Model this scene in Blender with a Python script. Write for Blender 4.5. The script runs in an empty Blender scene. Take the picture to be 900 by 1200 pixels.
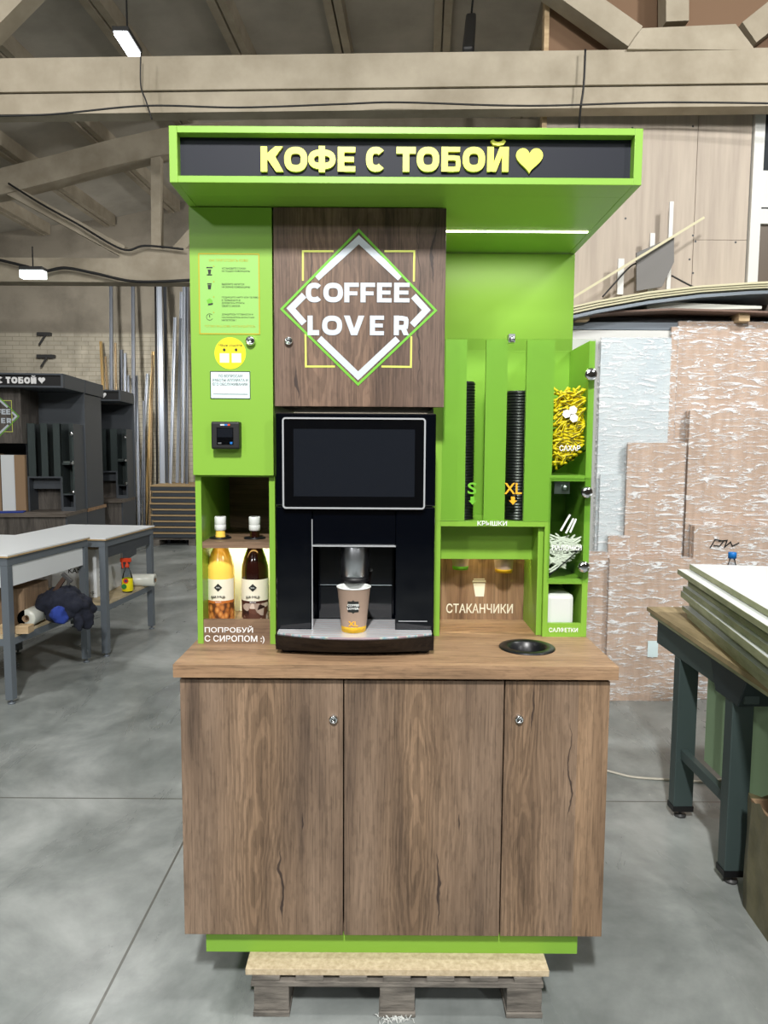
import bpy, bmesh, math, random
from mathutils import Vector, Matrix
random.seed(7)
PI = math.pi
scene = bpy.context.scene
COL = scene.collection
F = 832.0
CAMH = 1.677
# ------------------------------------------------------------------ camera
cam_d = bpy.data.cameras.new('camera'); cam = bpy.data.objects.new('camera', cam_d); COL.objects.link(cam)
cam_d.sensor_fit = 'HORIZONTAL'; cam_d.sensor_width = 36; cam_d.lens = F/900*36
cam_d.clip_start = 0.05; cam_d.clip_end = 200
CM = Matrix.Translation((0, 0, CAMH)) @ Matrix.Rotation(math.radians(85), 4, 'X') @ Matrix.Rotation(math.radians(0.35), 4, 'Z')
cam.matrix_world = CM
scene.camera = cam
CR = CM.to_3x3()

def P(px, py, D=None, z=None, x=None):
    """point of the place seen at a pixel of the photo, at a known depth / height / side position"""
    d = CR @ Vector(((px-450)/F, (600-py)/F, -1))
    if D is not None: t = D/d.y
    elif z is not None: t = (z-CAMH)/d.z
    else: t = x/d.x
    return Vector((0, 0, CAMH)) + d*t
def R4(a, b, c, d, D):
    mx, my = (a+c)/2, (b+d)/2
    return P(a, my, D).x, P(c, my, D).x, P(mx, d, D).z, P(mx, b, D).z      # x0,x1,z0,z1

# ------------------------------------------------------------------ materials
def lin(c):
    c = c/255.0
    return c/12.92 if c <= 0.04045 else ((c+0.055)/1.055)**2.4
def col(r, g, b): return (lin(r), lin(g), lin(b), 1)
def mat(name, c, rough=0.5, metal=0.0, coat=0.0, emit=None, es=0, spec=0.5):
    m = bpy.data.materials.new(name); m.use_nodes = True
    b = m.node_tree.nodes['Principled BSDF']
    b.inputs['Base Color'].default_value = col(*c); b.inputs['Roughness'].default_value = rough
    b.inputs['Metallic'].default_value = metal; b.inputs['Coat Weight'].default_value = coat
    b.inputs['Specular IOR Level'].default_value = spec
    if emit:
        b.inputs['Emission Color'].default_value = col(*emit); b.inputs['Emission Strength'].default_value = es
    return m
def nodes(m): return m.node_tree.nodes, m.node_tree.links, m.node_tree.nodes['Principled BSDF']
def tc(m, scale=(1, 1, 1), loc=(0, 0, 0), rot=(0, 0, 0)):
    N, L, b = nodes(m)
    t = N.new('ShaderNodeTexCoord'); p = N.new('ShaderNodeMapping')
    p.inputs['Scale'].default_value = scale; p.inputs['Location'].default_value = loc; p.inputs['Rotation'].default_value = rot
    L.new(t.outputs['Object'], p.inputs['Vector']); return p.outputs['Vector']
def noise(m, vec, scale, detail=4, rough=0.5, dist=0.0):
    N, L, b = nodes(m); n = N.new('ShaderNodeTexNoise')
    n.inputs['Scale'].default_value = scale; n.inputs['Detail'].default_value = detail
    n.inputs['Roughness'].default_value = rough; n.inputs['Distortion'].default_value = dist
    L.new(vec, n.inputs['Vector']); return n.outputs['Fac']
def ramp(m, fac, stops, interp='LINEAR'):
    N, L, b = nodes(m); r = N.new('ShaderNodeValToRGB'); r.color_ramp.interpolation = interp
    e = r.color_ramp.elements
    while len(e) < len(stops): e.new(0.5)
    for i, (p, c) in enumerate(stops):
        e[i].position = p; e[i].color = c if len(c) == 4 else col(*c)
    L.new(fac, r.inputs['Fac']); return r.outputs['Color']
def mix(m, fac, a, b_, mode='MIX'):
    N, L, b = nodes(m); x = N.new('ShaderNodeMix'); x.data_type = 'RGBA'; x.blend_type = mode
    if isinstance(fac, (int, float)): x.inputs[0].default_value = fac
    else: L.new(fac, x.inputs[0])
    for s, v in ((6, a), (7, b_)):
        if isinstance(v, tuple): x.inputs[s].default_value = v
        else: L.new(v, x.inputs[s])
    return x.outputs[2]
def setc(m, c, inp='Base Color'):
    N, L, b = nodes(m); L.new(c, b.inputs[inp])
def bump(m, h, s=0.3, d=0.01):
    N, L, b = nodes(m); u = N.new('ShaderNodeBump'); u.inputs['Strength'].default_value = s; u.inputs['Distance'].default_value = d
    L.new(h, u.inputs['Height']); L.new(u.outputs['Normal'], b.inputs['Normal'])
def grey(v): return (v, v, v, 1)

def wood(name, dark, mid, light, axis='Z', seed=0, crack=True, rough=0.5):
    """oak laminate, grain along one axis"""
    m = mat(name, mid, rough, spec=0.35)
    def sc(a, c):
        return {'Z': (a, a, c), 'X': (c, a, a), 'Y': (a, c, a)}[axis]
    v1 = tc(m, sc(1.0, 0.13), (seed, seed*2, seed*3))
    a = noise(m, v1, 9, 5, 0.6, 1.6)
    base = ramp(m, a, [(0.30, dark), (0.46, mid), (0.64, light)])
    # cathedral figure: contour lines of a stretched noise
    v2 = tc(m, sc(1.0, 0.16), (seed*5+3, seed, 1))
    n2 = noise(m, v2, 4.2, 1.5, 0.4, 0.5)
    N, L, b = nodes(m)
    mu = N.new('ShaderNodeMath'); mu.operation = 'MULTIPLY'; mu.inputs[1].default_value = 150; L.new(n2, mu.inputs[0])
    si = N.new('ShaderNodeMath'); si.operation = 'SINE'; L.new(mu.outputs[0], si.inputs[0])
    fig = ramp(m, si.outputs[0], [(0.0, grey(0.80)), (0.6, grey(1.0)), (1.0, grey(0.93))])
    c = mix(m, 0.75, base, fig, 'MULTIPLY')
    v3 = tc(m, sc(1.0, 0.03), (seed, 4, 7))
    f = noise(m, v3, 170, 3, 0.6)
    fr = ramp(m, f, [(0.33, grey(0.62)), (0.5, grey(1.0)), (0.7, grey(1.12))])
    c = mix(m, 0.7, c, fr, 'MULTIPLY')
    if crack:
        v4 = tc(m, sc(1.0, 0.10), (seed*2+9, 2, 5))
        k = noise(m, v4, 6.5, 4, 0.65, 0.8)
        kr = ramp(m, k, [(0.487, grey(1)), (0.497, grey(0.35)), (0.503, grey(0.35)), (0.513, grey(1))])
        v5 = tc(m, sc(1.0, 0.35), (seed+1, 8, 2))
        g = noise(m, v5, 3.2, 2, 0.5)
        gm = ramp(m, g, [(0.52, grey(0)), (0.60, grey(1))])
        gm2 = N.new('ShaderNodeMath'); gm2.operation = 'MULTIPLY'; gm2.inputs[1].default_value = 0.75; L.new(gm, gm2.inputs[0])
        c = mix(m, gm2.outputs[0], c, mix(m, 1.0, c, kr, 'MULTIPLY'))
    setc(m, c); bump(m, f, 0.12, 0.001)
    return m

def wood2(name, dark, mid, light, centres, cracks=(), plank=(), axis='Z', rough=0.5, freq=430.0, seed=0):
    """oak laminate with cathedral figure round given centres, cracks and plank tones; object coordinates in metres"""
    m = mat(name, mid, rough, spec=0.35); N, L, b = nodes(m)
    v0 = tc(m); s = N.new('ShaderNodeSeparateXYZ'); L.new(v0, s.inputs[0])
    X, Z = (s.outputs[0], s.outputs[2]) if axis == 'Z' else (s.outputs[1], s.outputs[0])
    def mt(op, a, c=None):
        n = N.new('ShaderNodeMath'); n.operation = op
        for i, q in enumerate((a, c)):
            if q is None: continue
            if isinstance(q, (int, float)): n.inputs[i].default_value = q
            else: L.new(q, n.inputs[i])
        return n.outputs[0]
    st = (1, 1, .14) if axis == 'Z' else (.14, 1, 1)
    wv = tc(m, st, (seed, 3, 1)); w1 = noise(m, wv, 7, 3, .55); w2 = noise(m, tc(m, (1, 1, .6) if axis == 'Z' else (.6, 1, 1), (5, seed, 2)), 14, 3, .5)
    warp = mt('ADD', mt('MULTIPLY', mt('SUBTRACT', w1, .5), .16), mt('MULTIPLY', mt('SUBTRACT', w2, .5), .030))
    dmin = None
    for cx, cz in centres:
        u = mt('ADD', mt('SUBTRACT', X, cx), warp); w = mt('MULTIPLY', mt('SUBTRACT', Z, cz), .11)
        d = mt('SQRT', mt('ADD', mt('MULTIPLY', u, u), mt('MULTIPLY', w, w))); dmin = d if dmin is None else mt('MINIMUM', dmin, d)
    rings = mt('SINE', mt('MULTIPLY', dmin, freq)); near = N.new('ShaderNodeMapRange'); near.inputs[1].default_value = .03; near.inputs[2].default_value = .13; near.inputs[3].default_value = 1; near.inputs[4].default_value = .28; L.new(dmin, near.inputs[0])
    tone = noise(m, tc(m, (1, 1, .10) if axis == 'Z' else (.10, 1, 1), (2, seed, 9)), 13, 5, .6)
    c = ramp(m, tone, [(.30, dark), (.48, mid), (.68, light)])
    rg = ramp(m, rings, [(0.0, grey(.76)), (.35, grey(1.0)), (1.0, grey(1.04))]); c = mix(m, near.outputs[0], c, rg, 'MULTIPLY')
    # warm plank tone close to the figure, greyer away from it
    wm = N.new('ShaderNodeMapRange'); wm.inputs[1].default_value = .02; wm.inputs[2].default_value = .16; wm.inputs[3].default_value = .55; wm.inputs[4].default_value = 0; L.new(dmin, wm.inputs[0])
    c = mix(m, wm.outputs[0], c, (1.22, 1.12, .95, 1), 'MULTIPLY')
    f = noise(m, tc(m, (1, 1, .028) if axis == 'Z' else (.028, 1, 1), (seed, 4, 7)), 230, 3, .6)
    c = mix(m, .85, c, ramp(m, f, [(.34, grey(.58)), (.48, grey(.97)), (.70, grey(1.14))]), 'MULTIPLY')
    k2 = noise(m, tc(m, (1, 1, .3) if axis == 'Z' else (.3, 1, 1), (seed+3, 1, 6)), 90, 2, .5); c = mix(m, .5, c, ramp(m, k2, [(.36, grey(.72)), (.46, grey(1))]), 'MULTIPLY')
    for x0, x1, tn in plank:
        ins = mt('MULTIPLY', mt('GREATER_THAN', X, x0), mt('LESS_THAN', X, x1)); c = mix(m, ins, c, mix(m, 1.0, c, tn, 'MULTIPLY'))
    for xc, z0, z1, wd_ in cracks:
        a = mt('ABSOLUTE', mt('SUBTRACT', mt('ADD', X, mt('MULTIPLY', mt('SUBTRACT', w2, .5), .05)), xc))
        t = mt('MULTIPLY', mt('SUBTRACT', Z, z0), mt('SUBTRACT', z1, Z)); t = mt('MULTIPLY', t, 4*wd_/((z1-z0)**2))
        soft = N.new('ShaderNodeMapRange'); soft.inputs[1].default_value = 0; soft.inputs[2].default_value = .0016; L.new(mt('SUBTRACT', t, a), soft.inputs[0])
        c = mix(m, mt('MULTIPLY', soft.outputs[0], .85), c, col(46, 36, 34))
    setc(m, c); bump(m, f, .12, .001); return m

M = {}
M['green'] = mat('lime_laminate', (128, 174, 60), 0.38, spec=0.4)
M['green_d'] = M['green']
M['green_txt'] = mat('green_print', (104, 178, 40), 0.5)
M['black_panel'] = mat('black_panel', (24, 27, 38), 0.6, spec=0.3)
M['yellow_l'] = mat('pale_yellow_acrylic', (228, 232, 84), 0.4)
M['yellow_p'] = mat('yellow_green_print', (206, 214, 96), 0.5)
M['white_p'] = mat('white_print', (192, 200, 208), 0.5)
M['white_t'] = mat('white_lettering', (238, 238, 238), 0.5)
M['orange'] = mat('orange_yellow_print', (236, 170, 30), 0.5)
M['olive_p'] = mat('ochre_print', (176, 160, 20), 0.6)
OD = ((92, 76, 64), (121, 101, 84), (142, 120, 101))
M['oak'] = wood2('oak_door_laminate', *OD, [(-.388, .56), (-.40, .30)], [(-.335, .09, .36, .004), (-.27, .40, .47, .003)], [(-.66, -.60, grey(1.08))], seed=1)
M['oak_b'] = wood2('oak_door_laminate_b', *OD, [(.072, .56), (.06, .30)], [(.135, .09, .36, .004), (.19, .40, .47, .003)], seed=1.02)
M['oak_c'] = wood2('oak_door_laminate_c', *OD, [(.375, .72), (.40, .2)], [(.515, .42, .76, .0035), (.40, .70, .86, .004)], [(.535, .70, (1.22, 1.15, 1.02, 1))], seed=4)
M['oak_x'] = wood2('oak_worktop_laminate', (122, 98, 76), (152, 122, 94), (168, 138, 108), [(.03, .45), (.05, -.5)], axis='X', seed=3, freq=300)
M['oak_n'] = wood('oak_niche_laminate', (96, 78, 62), (126, 102, 82), (146, 120, 96), 'X', 6, crack=False)
M['oak_nz'] = wood('oak_niche_back', (98, 74, 54), (132, 102, 76), (150, 120, 92), 'Z', 12)
M['gloss'] = mat('gloss_black', (4, 6, 12), 0.06, spec=0.5)
M['screen'] = mat('screen_glass', (7, 8, 11), 0.05)
M['screen2'] = mat('screen_display', (24, 27, 33), 0.10)
M['blackm'] = mat('matt_black', (11, 11, 13), 0.5)
M['blackr'] = mat('black_rubber', (20, 21, 24), 0.35)
M['chrome'] = mat('chrome', (225, 228, 232), 0.12, 1.0)
M['steel'] = mat('brushed_steel', (190, 194, 200), 0.3, 1.0)
M['kraft'] = mat('kraft_cup_paper', (156, 134, 118), 0.7)
M['cupwhite'] = mat('cup_paper_white', (214, 217, 214), 0.6)
M['cupyel'] = mat('cup_band_yellow', (232, 184, 30), 0.6)
M['cupgrn'] = mat('cup_band_green', (110, 190, 40), 0.6)
M['cream'] = mat('cream_print', (226, 220, 200), 0.6)
M['ink'] = mat('black_ink', (22, 26, 24), 0.6)
M['sticker_y'] = mat('sticker_yellow', (240, 224, 10), 0.45)
M['sticker_w'] = mat('sticker_white', (214, 232, 234), 0.45)
M['poster'] = mat('poster_green', (138, 190, 92), 0.5)
M['led'] = mat('led_strip', (255, 255, 240), 0.5, emit=(255, 252, 225), es=14)
M['led_w'] = mat('led_strip_warm', (255, 220, 150), 0.5, emit=(255, 205, 120), es=9)
M['lamp'] = mat('lamp_diffuser', (255, 255, 255), 0.5, emit=(245, 250, 255), es=14)
M['lamp_far'] = mat('far_lamp_diffuser', (255, 255, 255), .5, emit=(240, 255, 250), es=3.5)
M['frame'] = mat('silver_frame', (205, 208, 212), .3, .55)
M['metal_g'] = mat('grey_painted_steel', (116, 124, 132), 0.42, 0.35)
M['metal_d'] = mat('dark_lamp_metal', (70, 70, 70), 0.5, 0.3)
M['white_lam'] = mat('white_laminate', (222, 226, 228), 0.35)
M['ply_edge'] = mat('plywood_edge', (176, 150, 110), 0.7)
M['dgrey'] = mat('graphite_laminate', (66, 71, 77), 0.5)
M['dgrey2'] = mat('graphite_dark', (30, 33, 38), 0.4)
M['oakg'] = wood('grey_oak_laminate', (66, 62, 58), (88, 83, 78), (104, 98, 92), 'Z', 4)
M['oakgx'] = wood('grey_oak_worktop', (76, 70, 64), (98, 90, 82), (112, 104, 96), 'X', 4, crack=False)
M['teal'] = mat('dark_green_painted_steel', (62, 75, 74), 0.45, 0.1)
M['sage'] = mat('light_green_painted_panel', (158, 188, 148), 0.55)
M['cable_w'] = mat('white_cable', (206, 200, 186), 0.6)
M['cable_b'] = mat('black_cable', (28, 28, 28), 0.6)
M['blue'] = mat('blue_plastic', (20, 110, 190), 0.4)
M['red'] = mat('red_plastic', (220, 72, 36), 0.4)
M['jacket'] = mat('navy_cloth', (22, 26, 40), 0.95)
M['jblue'] = mat('blue_cloth', (28, 52, 130), 0.9)
M['film_r'] = mat('film_roll', (214, 216, 206), 0.3)
M['alu'] = mat('aluminium_profile', (186, 192, 202), 0.45, 0.3)
M['alu_d'] = mat('grey_profile', (120, 124, 132), 0.5, 0.3)
M['brass'] = mat('brass_profile', (196, 168, 116), 0.4, 0.5)
M['brown_b'] = mat('brown_fibreboard', (122, 96, 74), 0.85)
M['pvc'] = mat('white_plastic_strip', (206, 206, 202), 0.5)
M['greybrd'] = mat('grey_board', (112, 110, 108), 0.7)
M['sugar'] = mat('yellow_sachet', (236, 208, 10), 0.5)
M['sugar_k'] = mat('sachet_black_print', (40, 34, 20), 0.5)
M['stick'] = mat('white_stick_wrap', (226, 226, 218), 0.6)
M['card'] = mat('cardboard', (150, 124, 96), 0.85)

def noisy(name, c1, c2, scale, rough=0.8, stretch=(1, 1, 1), bs=0.2, detail=6, lo=0.35, hi=0.65):
    m = mat(name, c1, rough, spec=0.3); v = tc(m, stretch); n = noise(m, v, scale, detail, 0.6)
    setc(m, ramp(m, n, [(lo, c1), (hi, c2)])); bump(m, n, bs, 0.01); return m
M['concrete'] = noisy('painted_concrete', (150, 140, 122), (174, 164, 146), 2.5)
M['concrete_far'] = noisy('aged_concrete', (120, 112, 98), (140, 132, 116), 2.0)
M['slab'] = noisy('ceiling_slab', (158, 153, 142), (180, 174, 163), 1.2)
M['pallet'] = noisy('weathered_pallet_wood', (84, 80, 75), (130, 124, 116), 8, 0.9, (1, 1, 6), 0.5)
M['chip'] = noisy('chipboard', (178, 160, 130), (206, 190, 160), 60, 0.8, (1, 1, 1), 0.2)
M['chip_edge'] = noisy('chipboard_edge', (140, 110, 78), (190, 160, 120), 180, 0.9, (1, 1, 1), 0.3)
M['timber'] = noisy('bare_timber', (176, 150, 116), (200, 176, 140), 6, 0.8, (1, 1, 6))
M['plywall'] = noisy('pale_plywood_wall', (168, 156, 144), (184, 172, 158), 3, 0.75, (6, 1, 0.4), 0.05)
M['mdf'] = noisy('greenish_mdf_edge', (146, 150, 120), (172, 173, 142), 9, 0.8, (1, 1, 5))
M['bench_top'] = noisy('worn_bench_plank', (128, 114, 84), (168, 150, 116), 5, 0.7, (5, 0.6, 1), 0.2)
M['shelf_ply'] = noisy('dusty_plywood', (176, 160, 128), (202, 186, 156), 7, 0.8)
M['wrapboard'] = noisy('beige_oak_boards', (176, 150, 130), (194, 168, 148), 4, 0.6, (6, 6, 0.4), 0.05)
M['wrapwhite'] = noisy('pale_blue_boards', (186, 198, 204), (204, 212, 214), 3, 0.5)

# back wall: grey upper plaster, cream painted brick below, stains
m = mat('painted_brick_wall', (170, 162, 146), 0.85, spec=0.2)
v = tc(m); N, L, b = nodes(m)
br = N.new('ShaderNodeTexBrick'); mp = N.new('ShaderNodeMapping'); mp.inputs['Rotation'].default_value = (PI/2, 0, 0)
L.new(v, mp.inputs['Vector']); L.new(mp.outputs[0], br.inputs['Vector'])
br.inputs['Scale'].default_value = 1.0; br.inputs['Brick Width'].default_value = 0.26; br.inputs['Row Height'].default_value = 0.08
br.inputs['Mortar Size'].default_value = 0.006
br.inputs['Color1'].default_value = col(200, 192, 174); br.inputs['Color2'].default_value = col(190, 182, 164); br.inputs['Mortar'].default_value = col(168, 160, 142)
n1 = noise(m, v, 0.8, 8, 0.65); st = ramp(m, n1, [(0.36, grey(0.55)), (0.52, grey(1.0))])
sx = N.new('ShaderNodeSeparateXYZ'); L.new(v, sx.inputs[0])
hz = N.new('ShaderNodeMapRange'); hz.inputs[1].default_value = 3.80; hz.inputs[2].default_value = 3.86; L.new(sx.outputs[2], hz.inputs[0])
cc = mix(m, hz.outputs[0], br.outputs['Color'], col(150, 142, 128))
setc(m, mix(m, 0.6, cc, st, 'MULTIPLY')); bump(m, br.outputs['Fac'], 0.2, 0.005)
M['brick'] = m

# floor: polished concrete, mottled, saw-cut joints
m = mat('polished_concrete_floor', (150, 155, 152), 0.3, spec=0.5)
v = tc(m); N, L, b = nodes(m)
n1 = noise(m, v, 1.1, 8, 0.62, 0.4); n2 = noise(m, v, 7, 6, 0.6); n3 = noise(m, tc(m, (1, 0.25, 1)), 2.6, 6, 0.6, 1.0)
c1 = ramp(m, n1, [(0.33, (100, 106, 104)), (0.50, (134, 139, 137)), (0.66, (168, 172, 170))])
c2 = ramp(m, n2, [(0.3, grey(0.84)), (0.6, grey(1.05))]); c3 = ramp(m, n3, [(0.36, grey(0.72)), (0.5, grey(1.0))])
c = mix(m, 0.6, c1, c2, 'MULTIPLY'); c = mix(m, 0.55, c, c3, 'MULTIPLY')
vo = N.new('ShaderNodeTexVoronoi'); vo.inputs['Scale'].default_value = 5; L.new(v, vo.inputs['Vector'])
sp = ramp(m, vo.outputs['Distance'], [(0.015, grey(1)), (0.03, grey(0))]); c = mix(m, sp, c, col(186, 188, 182))
sx = N.new('ShaderNodeSeparateXYZ'); L.new(v, sx.inputs[0])
def joint(out, at):
    s = N.new('ShaderNodeMath'); s.operation = 'SUBTRACT'; s.inputs[1].default_value = at; L.new(out, s.inputs[0])
    a = N.new('ShaderNodeMath'); a.operation = 'ABSOLUTE'; L.new(s.outputs[0], a.inputs[0])
    q = N.new('ShaderNodeMath'); q.operation = 'LESS_THAN'; q.inputs[1].default_value = 0.0045; L.new(a.outputs[0], q.inputs[0]); return q.outputs[0]
for o_, at_ in ((sx.outputs[0], -0.85), (sx.outputs[0], -6.85), (sx.outputs[1], 3.28), (sx.outputs[1], 9.3)):
    c = mix(m, joint(o_, at_), c, col(92, 92, 86))
setc(m, c); rr = ramp(m, n3, [(0.3, grey(0.22)), (0.7, grey(0.42))]); L.new(rr, b.inputs['Roughness']); bump(m, n2, 0.06, 0.003)
M['floor'] = m

def glassy(name, tint=(1, 1, 1), fac=0.07, rough=0.02):
    m = bpy.data.materials.new(name); m.use_nodes = True; N = m.node_tree.nodes; L = m.node_tree.links; N.clear()
    o = N.new('ShaderNodeOutputMaterial'); t = N.new('ShaderNodeBsdfTransparent'); g = N.new('ShaderNodeBsdfGlossy'); x = N.new('ShaderNodeMixShader')
    t.inputs[0].default_value = (*tint, 1); g.inputs['Roughness'].default_value = rough
    f = N.new('ShaderNodeFresnel'); f.inputs[0].default_value = 1.3
    L.new(f.outputs[0], x.inputs[0]); L.new(t.outputs[0], x.inputs[1]); L.new(g.outputs[0], x.inputs[2]); L.new(x.outputs[0], o.inputs[0]); return m
M['acrylic'] = glassy('clear_acrylic', (0.93, 0.96, 0.93))
M['bottle_g'] = glassy('clear_plastic', (0.85, 0.9, 0.95))
# stretch film: transparent, glossy, white streaks for wrinkles, with lamp glints painted into the colour
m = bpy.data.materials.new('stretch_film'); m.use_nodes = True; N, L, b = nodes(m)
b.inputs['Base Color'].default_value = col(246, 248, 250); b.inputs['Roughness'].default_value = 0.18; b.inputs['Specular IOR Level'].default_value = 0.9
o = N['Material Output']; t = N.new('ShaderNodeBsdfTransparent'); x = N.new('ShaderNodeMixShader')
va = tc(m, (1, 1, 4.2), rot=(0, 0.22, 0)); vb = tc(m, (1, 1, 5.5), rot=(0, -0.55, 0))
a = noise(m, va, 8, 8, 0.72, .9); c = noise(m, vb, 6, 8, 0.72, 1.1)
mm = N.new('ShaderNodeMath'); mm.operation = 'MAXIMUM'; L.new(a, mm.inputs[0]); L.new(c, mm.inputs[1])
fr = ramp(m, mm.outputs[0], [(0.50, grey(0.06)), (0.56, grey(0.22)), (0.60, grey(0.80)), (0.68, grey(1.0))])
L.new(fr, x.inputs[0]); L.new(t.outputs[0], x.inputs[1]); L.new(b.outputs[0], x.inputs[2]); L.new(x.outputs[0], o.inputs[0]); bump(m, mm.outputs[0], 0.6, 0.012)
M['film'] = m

# ------------------------------------------------------------------ mesh builder
class B:
    def __init__(s): s.v = []; s.f = []; s.mi = []; s.sm = []
    def add(s, vs, fs, mi=0, smooth=False):
        k = len(s.v); s.v += [Vector(q) for q in vs]
        for f in fs: s.f.append([k+i for i in f]); s.mi.append(mi); s.sm.append(smooth)
        return s
    def box(s, x0, x1, y0, y1, z0, z1, mi=0):
        vs = [(x, y, z) for x in (x0, x1) for y in (y0, y1) for z in (z0, z1)]
        return s.add(vs, [(0, 1, 3, 2), (4, 6, 7, 5), (0, 4, 5, 1), (2, 3, 7, 6), (0, 2, 6, 4), (1, 5, 7, 3)], mi)
    def hexa(s, q, mi=0):          # 8 points: 4 bottom ring, 4 top ring
        return s.add(q, [(3, 2, 1, 0), (4, 5, 6, 7), (0, 1, 5, 4), (1, 2, 6, 5), (2, 3, 7, 6), (3, 0, 4, 7)], mi)
    def prism(s, pts, a0, a1, axis='y', mi=0):
        """polygon in the plane across axis, pulled from a0 to a1; y: pts=(x,z), z: pts=(x,y), x: pts=(y,z)"""
        def q(p, a): return {'y': (p[0], a, p[1]), 'z': (p[0], p[1], a), 'x': (a, p[0], p[1])}[axis]
        if axis == 'y' and abs(a1-a0) < .012: s.pk = getattr(s, 'pk', 0)+1; a0 -= 1.5e-5*(s.pk % 16)
        n = len(pts); vs = [q(p, a0) for p in pts]+[q(p, a1) for p in pts]
        fs = [tuple(range(n)), tuple(range(2*n-1, n-1, -1))]+[(i, i+n, (i+1) % n+n, (i+1) % n) for i in range(n)]
        return s.add(vs, fs, mi)
    def bar(s, p, q, w, h=None, mi=0, up=(0, 0, 1)):
        p, q = Vector(p), Vector(q); h = h or w; d = (q-p).normalized(); u = Vector(up)
        if abs(d.dot(u)) > 0.97: u = Vector((0, 1, 0))
        sd = d.cross(u).normalized(); u = sd.cross(d).normalized()
        c = [sd*w/2*a+u*h/2*b_ for a, b_ in ((-1, -1), (1, -1), (1, 1), (-1, 1))]
        return s.hexa([p+k for k in c]+[q+k for k in c], mi)
    def tube(s, pts, r, n=8, mi=0, cap=True):
        pts = [Vector(p) for p in pts]; rr = r if isinstance(r, (list, tuple)) else [r]*len(pts); vs = []; fs = []
        for i, p in enumerate(pts):
            d = (pts[min(i+1, len(pts)-1)]-pts[max(i-1, 0)]).normalized(); u = Vector((0, 0, 1)) if abs(d.z) < 0.9 else Vector((0, 1, 0))
            a = d.cross(u).normalized(); b_ = a.cross(d)
            vs += [p+(a*math.cos(2*PI*k/n)+b_*math.sin(2*PI*k/n))*rr[i] for k in range(n)]
        for i in range(len(pts)-1):
            for k in range(n): fs.append((i*n+k, i*n+(k+1) % n, (i+1)*n+(k+1) % n, (i+1)*n+k))
        if cap: fs += [tuple(range(n-1, -1, -1)), tuple((len(pts)-1)*n+k for k in range(n))]
        return s.add(vs, fs, mi, True)
    def lathe(s, c, prof, n=32, mi=0, axis='z', mis=None):
        """prof: (radius, offset along axis)"""
        c = Vector(c); vs = []
        for r, h in prof:
            for k in range(n):
                a = 2*PI*k/n; x, y = r*math.cos(a), r*math.sin(a)
                vs.append(c+Vector({'z': (x, y, h), 'y': (x, h, y), 'x': (h, x, y)}[axis]))
        k0 = len(s.v); s.v += vs
        for i in range(len(prof)-1):
            if prof[i][0] < 1e-6 and prof[i+1][0] < 1e-6: continue
            for k in range(n):
                s.f.append([k0+i*n+k, k0+i*n+(k+1) % n, k0+(i+1)*n+(k+1) % n, k0+(i+1)*n+k])
                s.mi.append(mis[i] if mis else mi); s.sm.append(True)
        return s
    def disc(s, c, r, y0, y1, n=32, mi=0):
        return s.prism([(c[0]+r*math.cos(2*PI*k/n), c[1]+r*math.sin(2*PI*k/n)) for k in range(n)], y0, y1, 'y', mi)
    def stroke(s, pts, w, y0, y1, closed=False, mi=0):
        """mitred stripe along a polyline of (x,z)"""
        pts = [Vector((p[0], p[1])) for p in pts]; n = len(pts); L_, R_ = [], []
        for i in range(n):
            a = pts[i]-pts[i-1] if (i or closed) else pts[1]-pts[0]
            b_ = pts[(i+1) % n]-pts[i] if (i < n-1 or closed) else a
            a = a.normalized(); b_ = b_.normalized(); na = Vector((-a.y, a.x)); nb = Vector((-b_.y, b_.x)); m_ = (na+nb).normalized()
            k = w/2/max(0.3, m_.dot(na)); L_.append(pts[i]+m_*k); R_.append(pts[i]-m_*k)
        for i in range(n if closed else n-1):
            j = (i+1) % n; s.prism([L_[i], L_[j], R_[j], R_[i]], y0, y1, 'y', mi)
        return s
    def rframe(s, x0, x1, z0, z1, w, y0, y1, r=0.0, mi=0):
        def rr(ax0, ax1, az0, az1, rad, n=6):
            o_ = []
            for cx, cz, a0 in ((ax1-rad, az1-rad, 0), (ax0+rad, az1-rad, PI/2), (ax0+rad, az0+rad, PI), (ax1-rad, az0+rad, 1.5*PI)):
                for k in range(n+1): o_.append((cx+rad*math.cos(a0+PI/2*k/n), cz+rad*math.sin(a0+PI/2*k/n)))
            return o_
        A = rr(x0, x1, z0, z1, r+1e-4); C = rr(x0+w, x1-w, z0+w, z1-w, max(r-w, 1e-4)); n = len(A)
        for i in range(n):
            j = (i+1) % n; s.prism([A[i], A[j], C[j], C[i]], y0, y1, 'y', mi)
        return s
    def text(s, txt, x0, x1, z0, z1, yb, depth=0.0006, bold=0.0, mi=0, keep=False):
        """lettering fitted into a rectangle of a plane facing -y"""
        cu = bpy.data.curves.new('t', 'FONT'); cu.body = txt; cu.size = 1; cu.offset = bold; cu.extrude = 0.5; cu.resolution_u = 3
        cu.space_line = 1.0
        ob = bpy.data.objects.new('t', cu); dg = bpy.context.evaluated_depsgraph_get()
        me = bpy.data.meshes.new_from_object(ob)
        X = [q.co.x for q in me.vertices]; Y = [q.co.y for q in me.vertices]
        if not X: return s
        ax, bx_, ay, by = min(X), max(X), min(Y), max(Y)
        sx_ = (x1-x0)/(bx_-ax); sz = (z1-z0)/(by-ay)
        if keep: sx_ = min(sx_, sz)
        vs = [(x0+(q.co.x-ax)*sx_, yb-depth*(0.5+q.co.z), z0+(q.co.y-ay)*sz) for q in me.vertices]
        s.add(vs, [tuple(p.vertices) for p in me.polygons], mi)
        bpy.data.objects.remove(ob); bpy.data.curves.remove(cu); bpy.data.meshes.remove(me); return s
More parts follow.
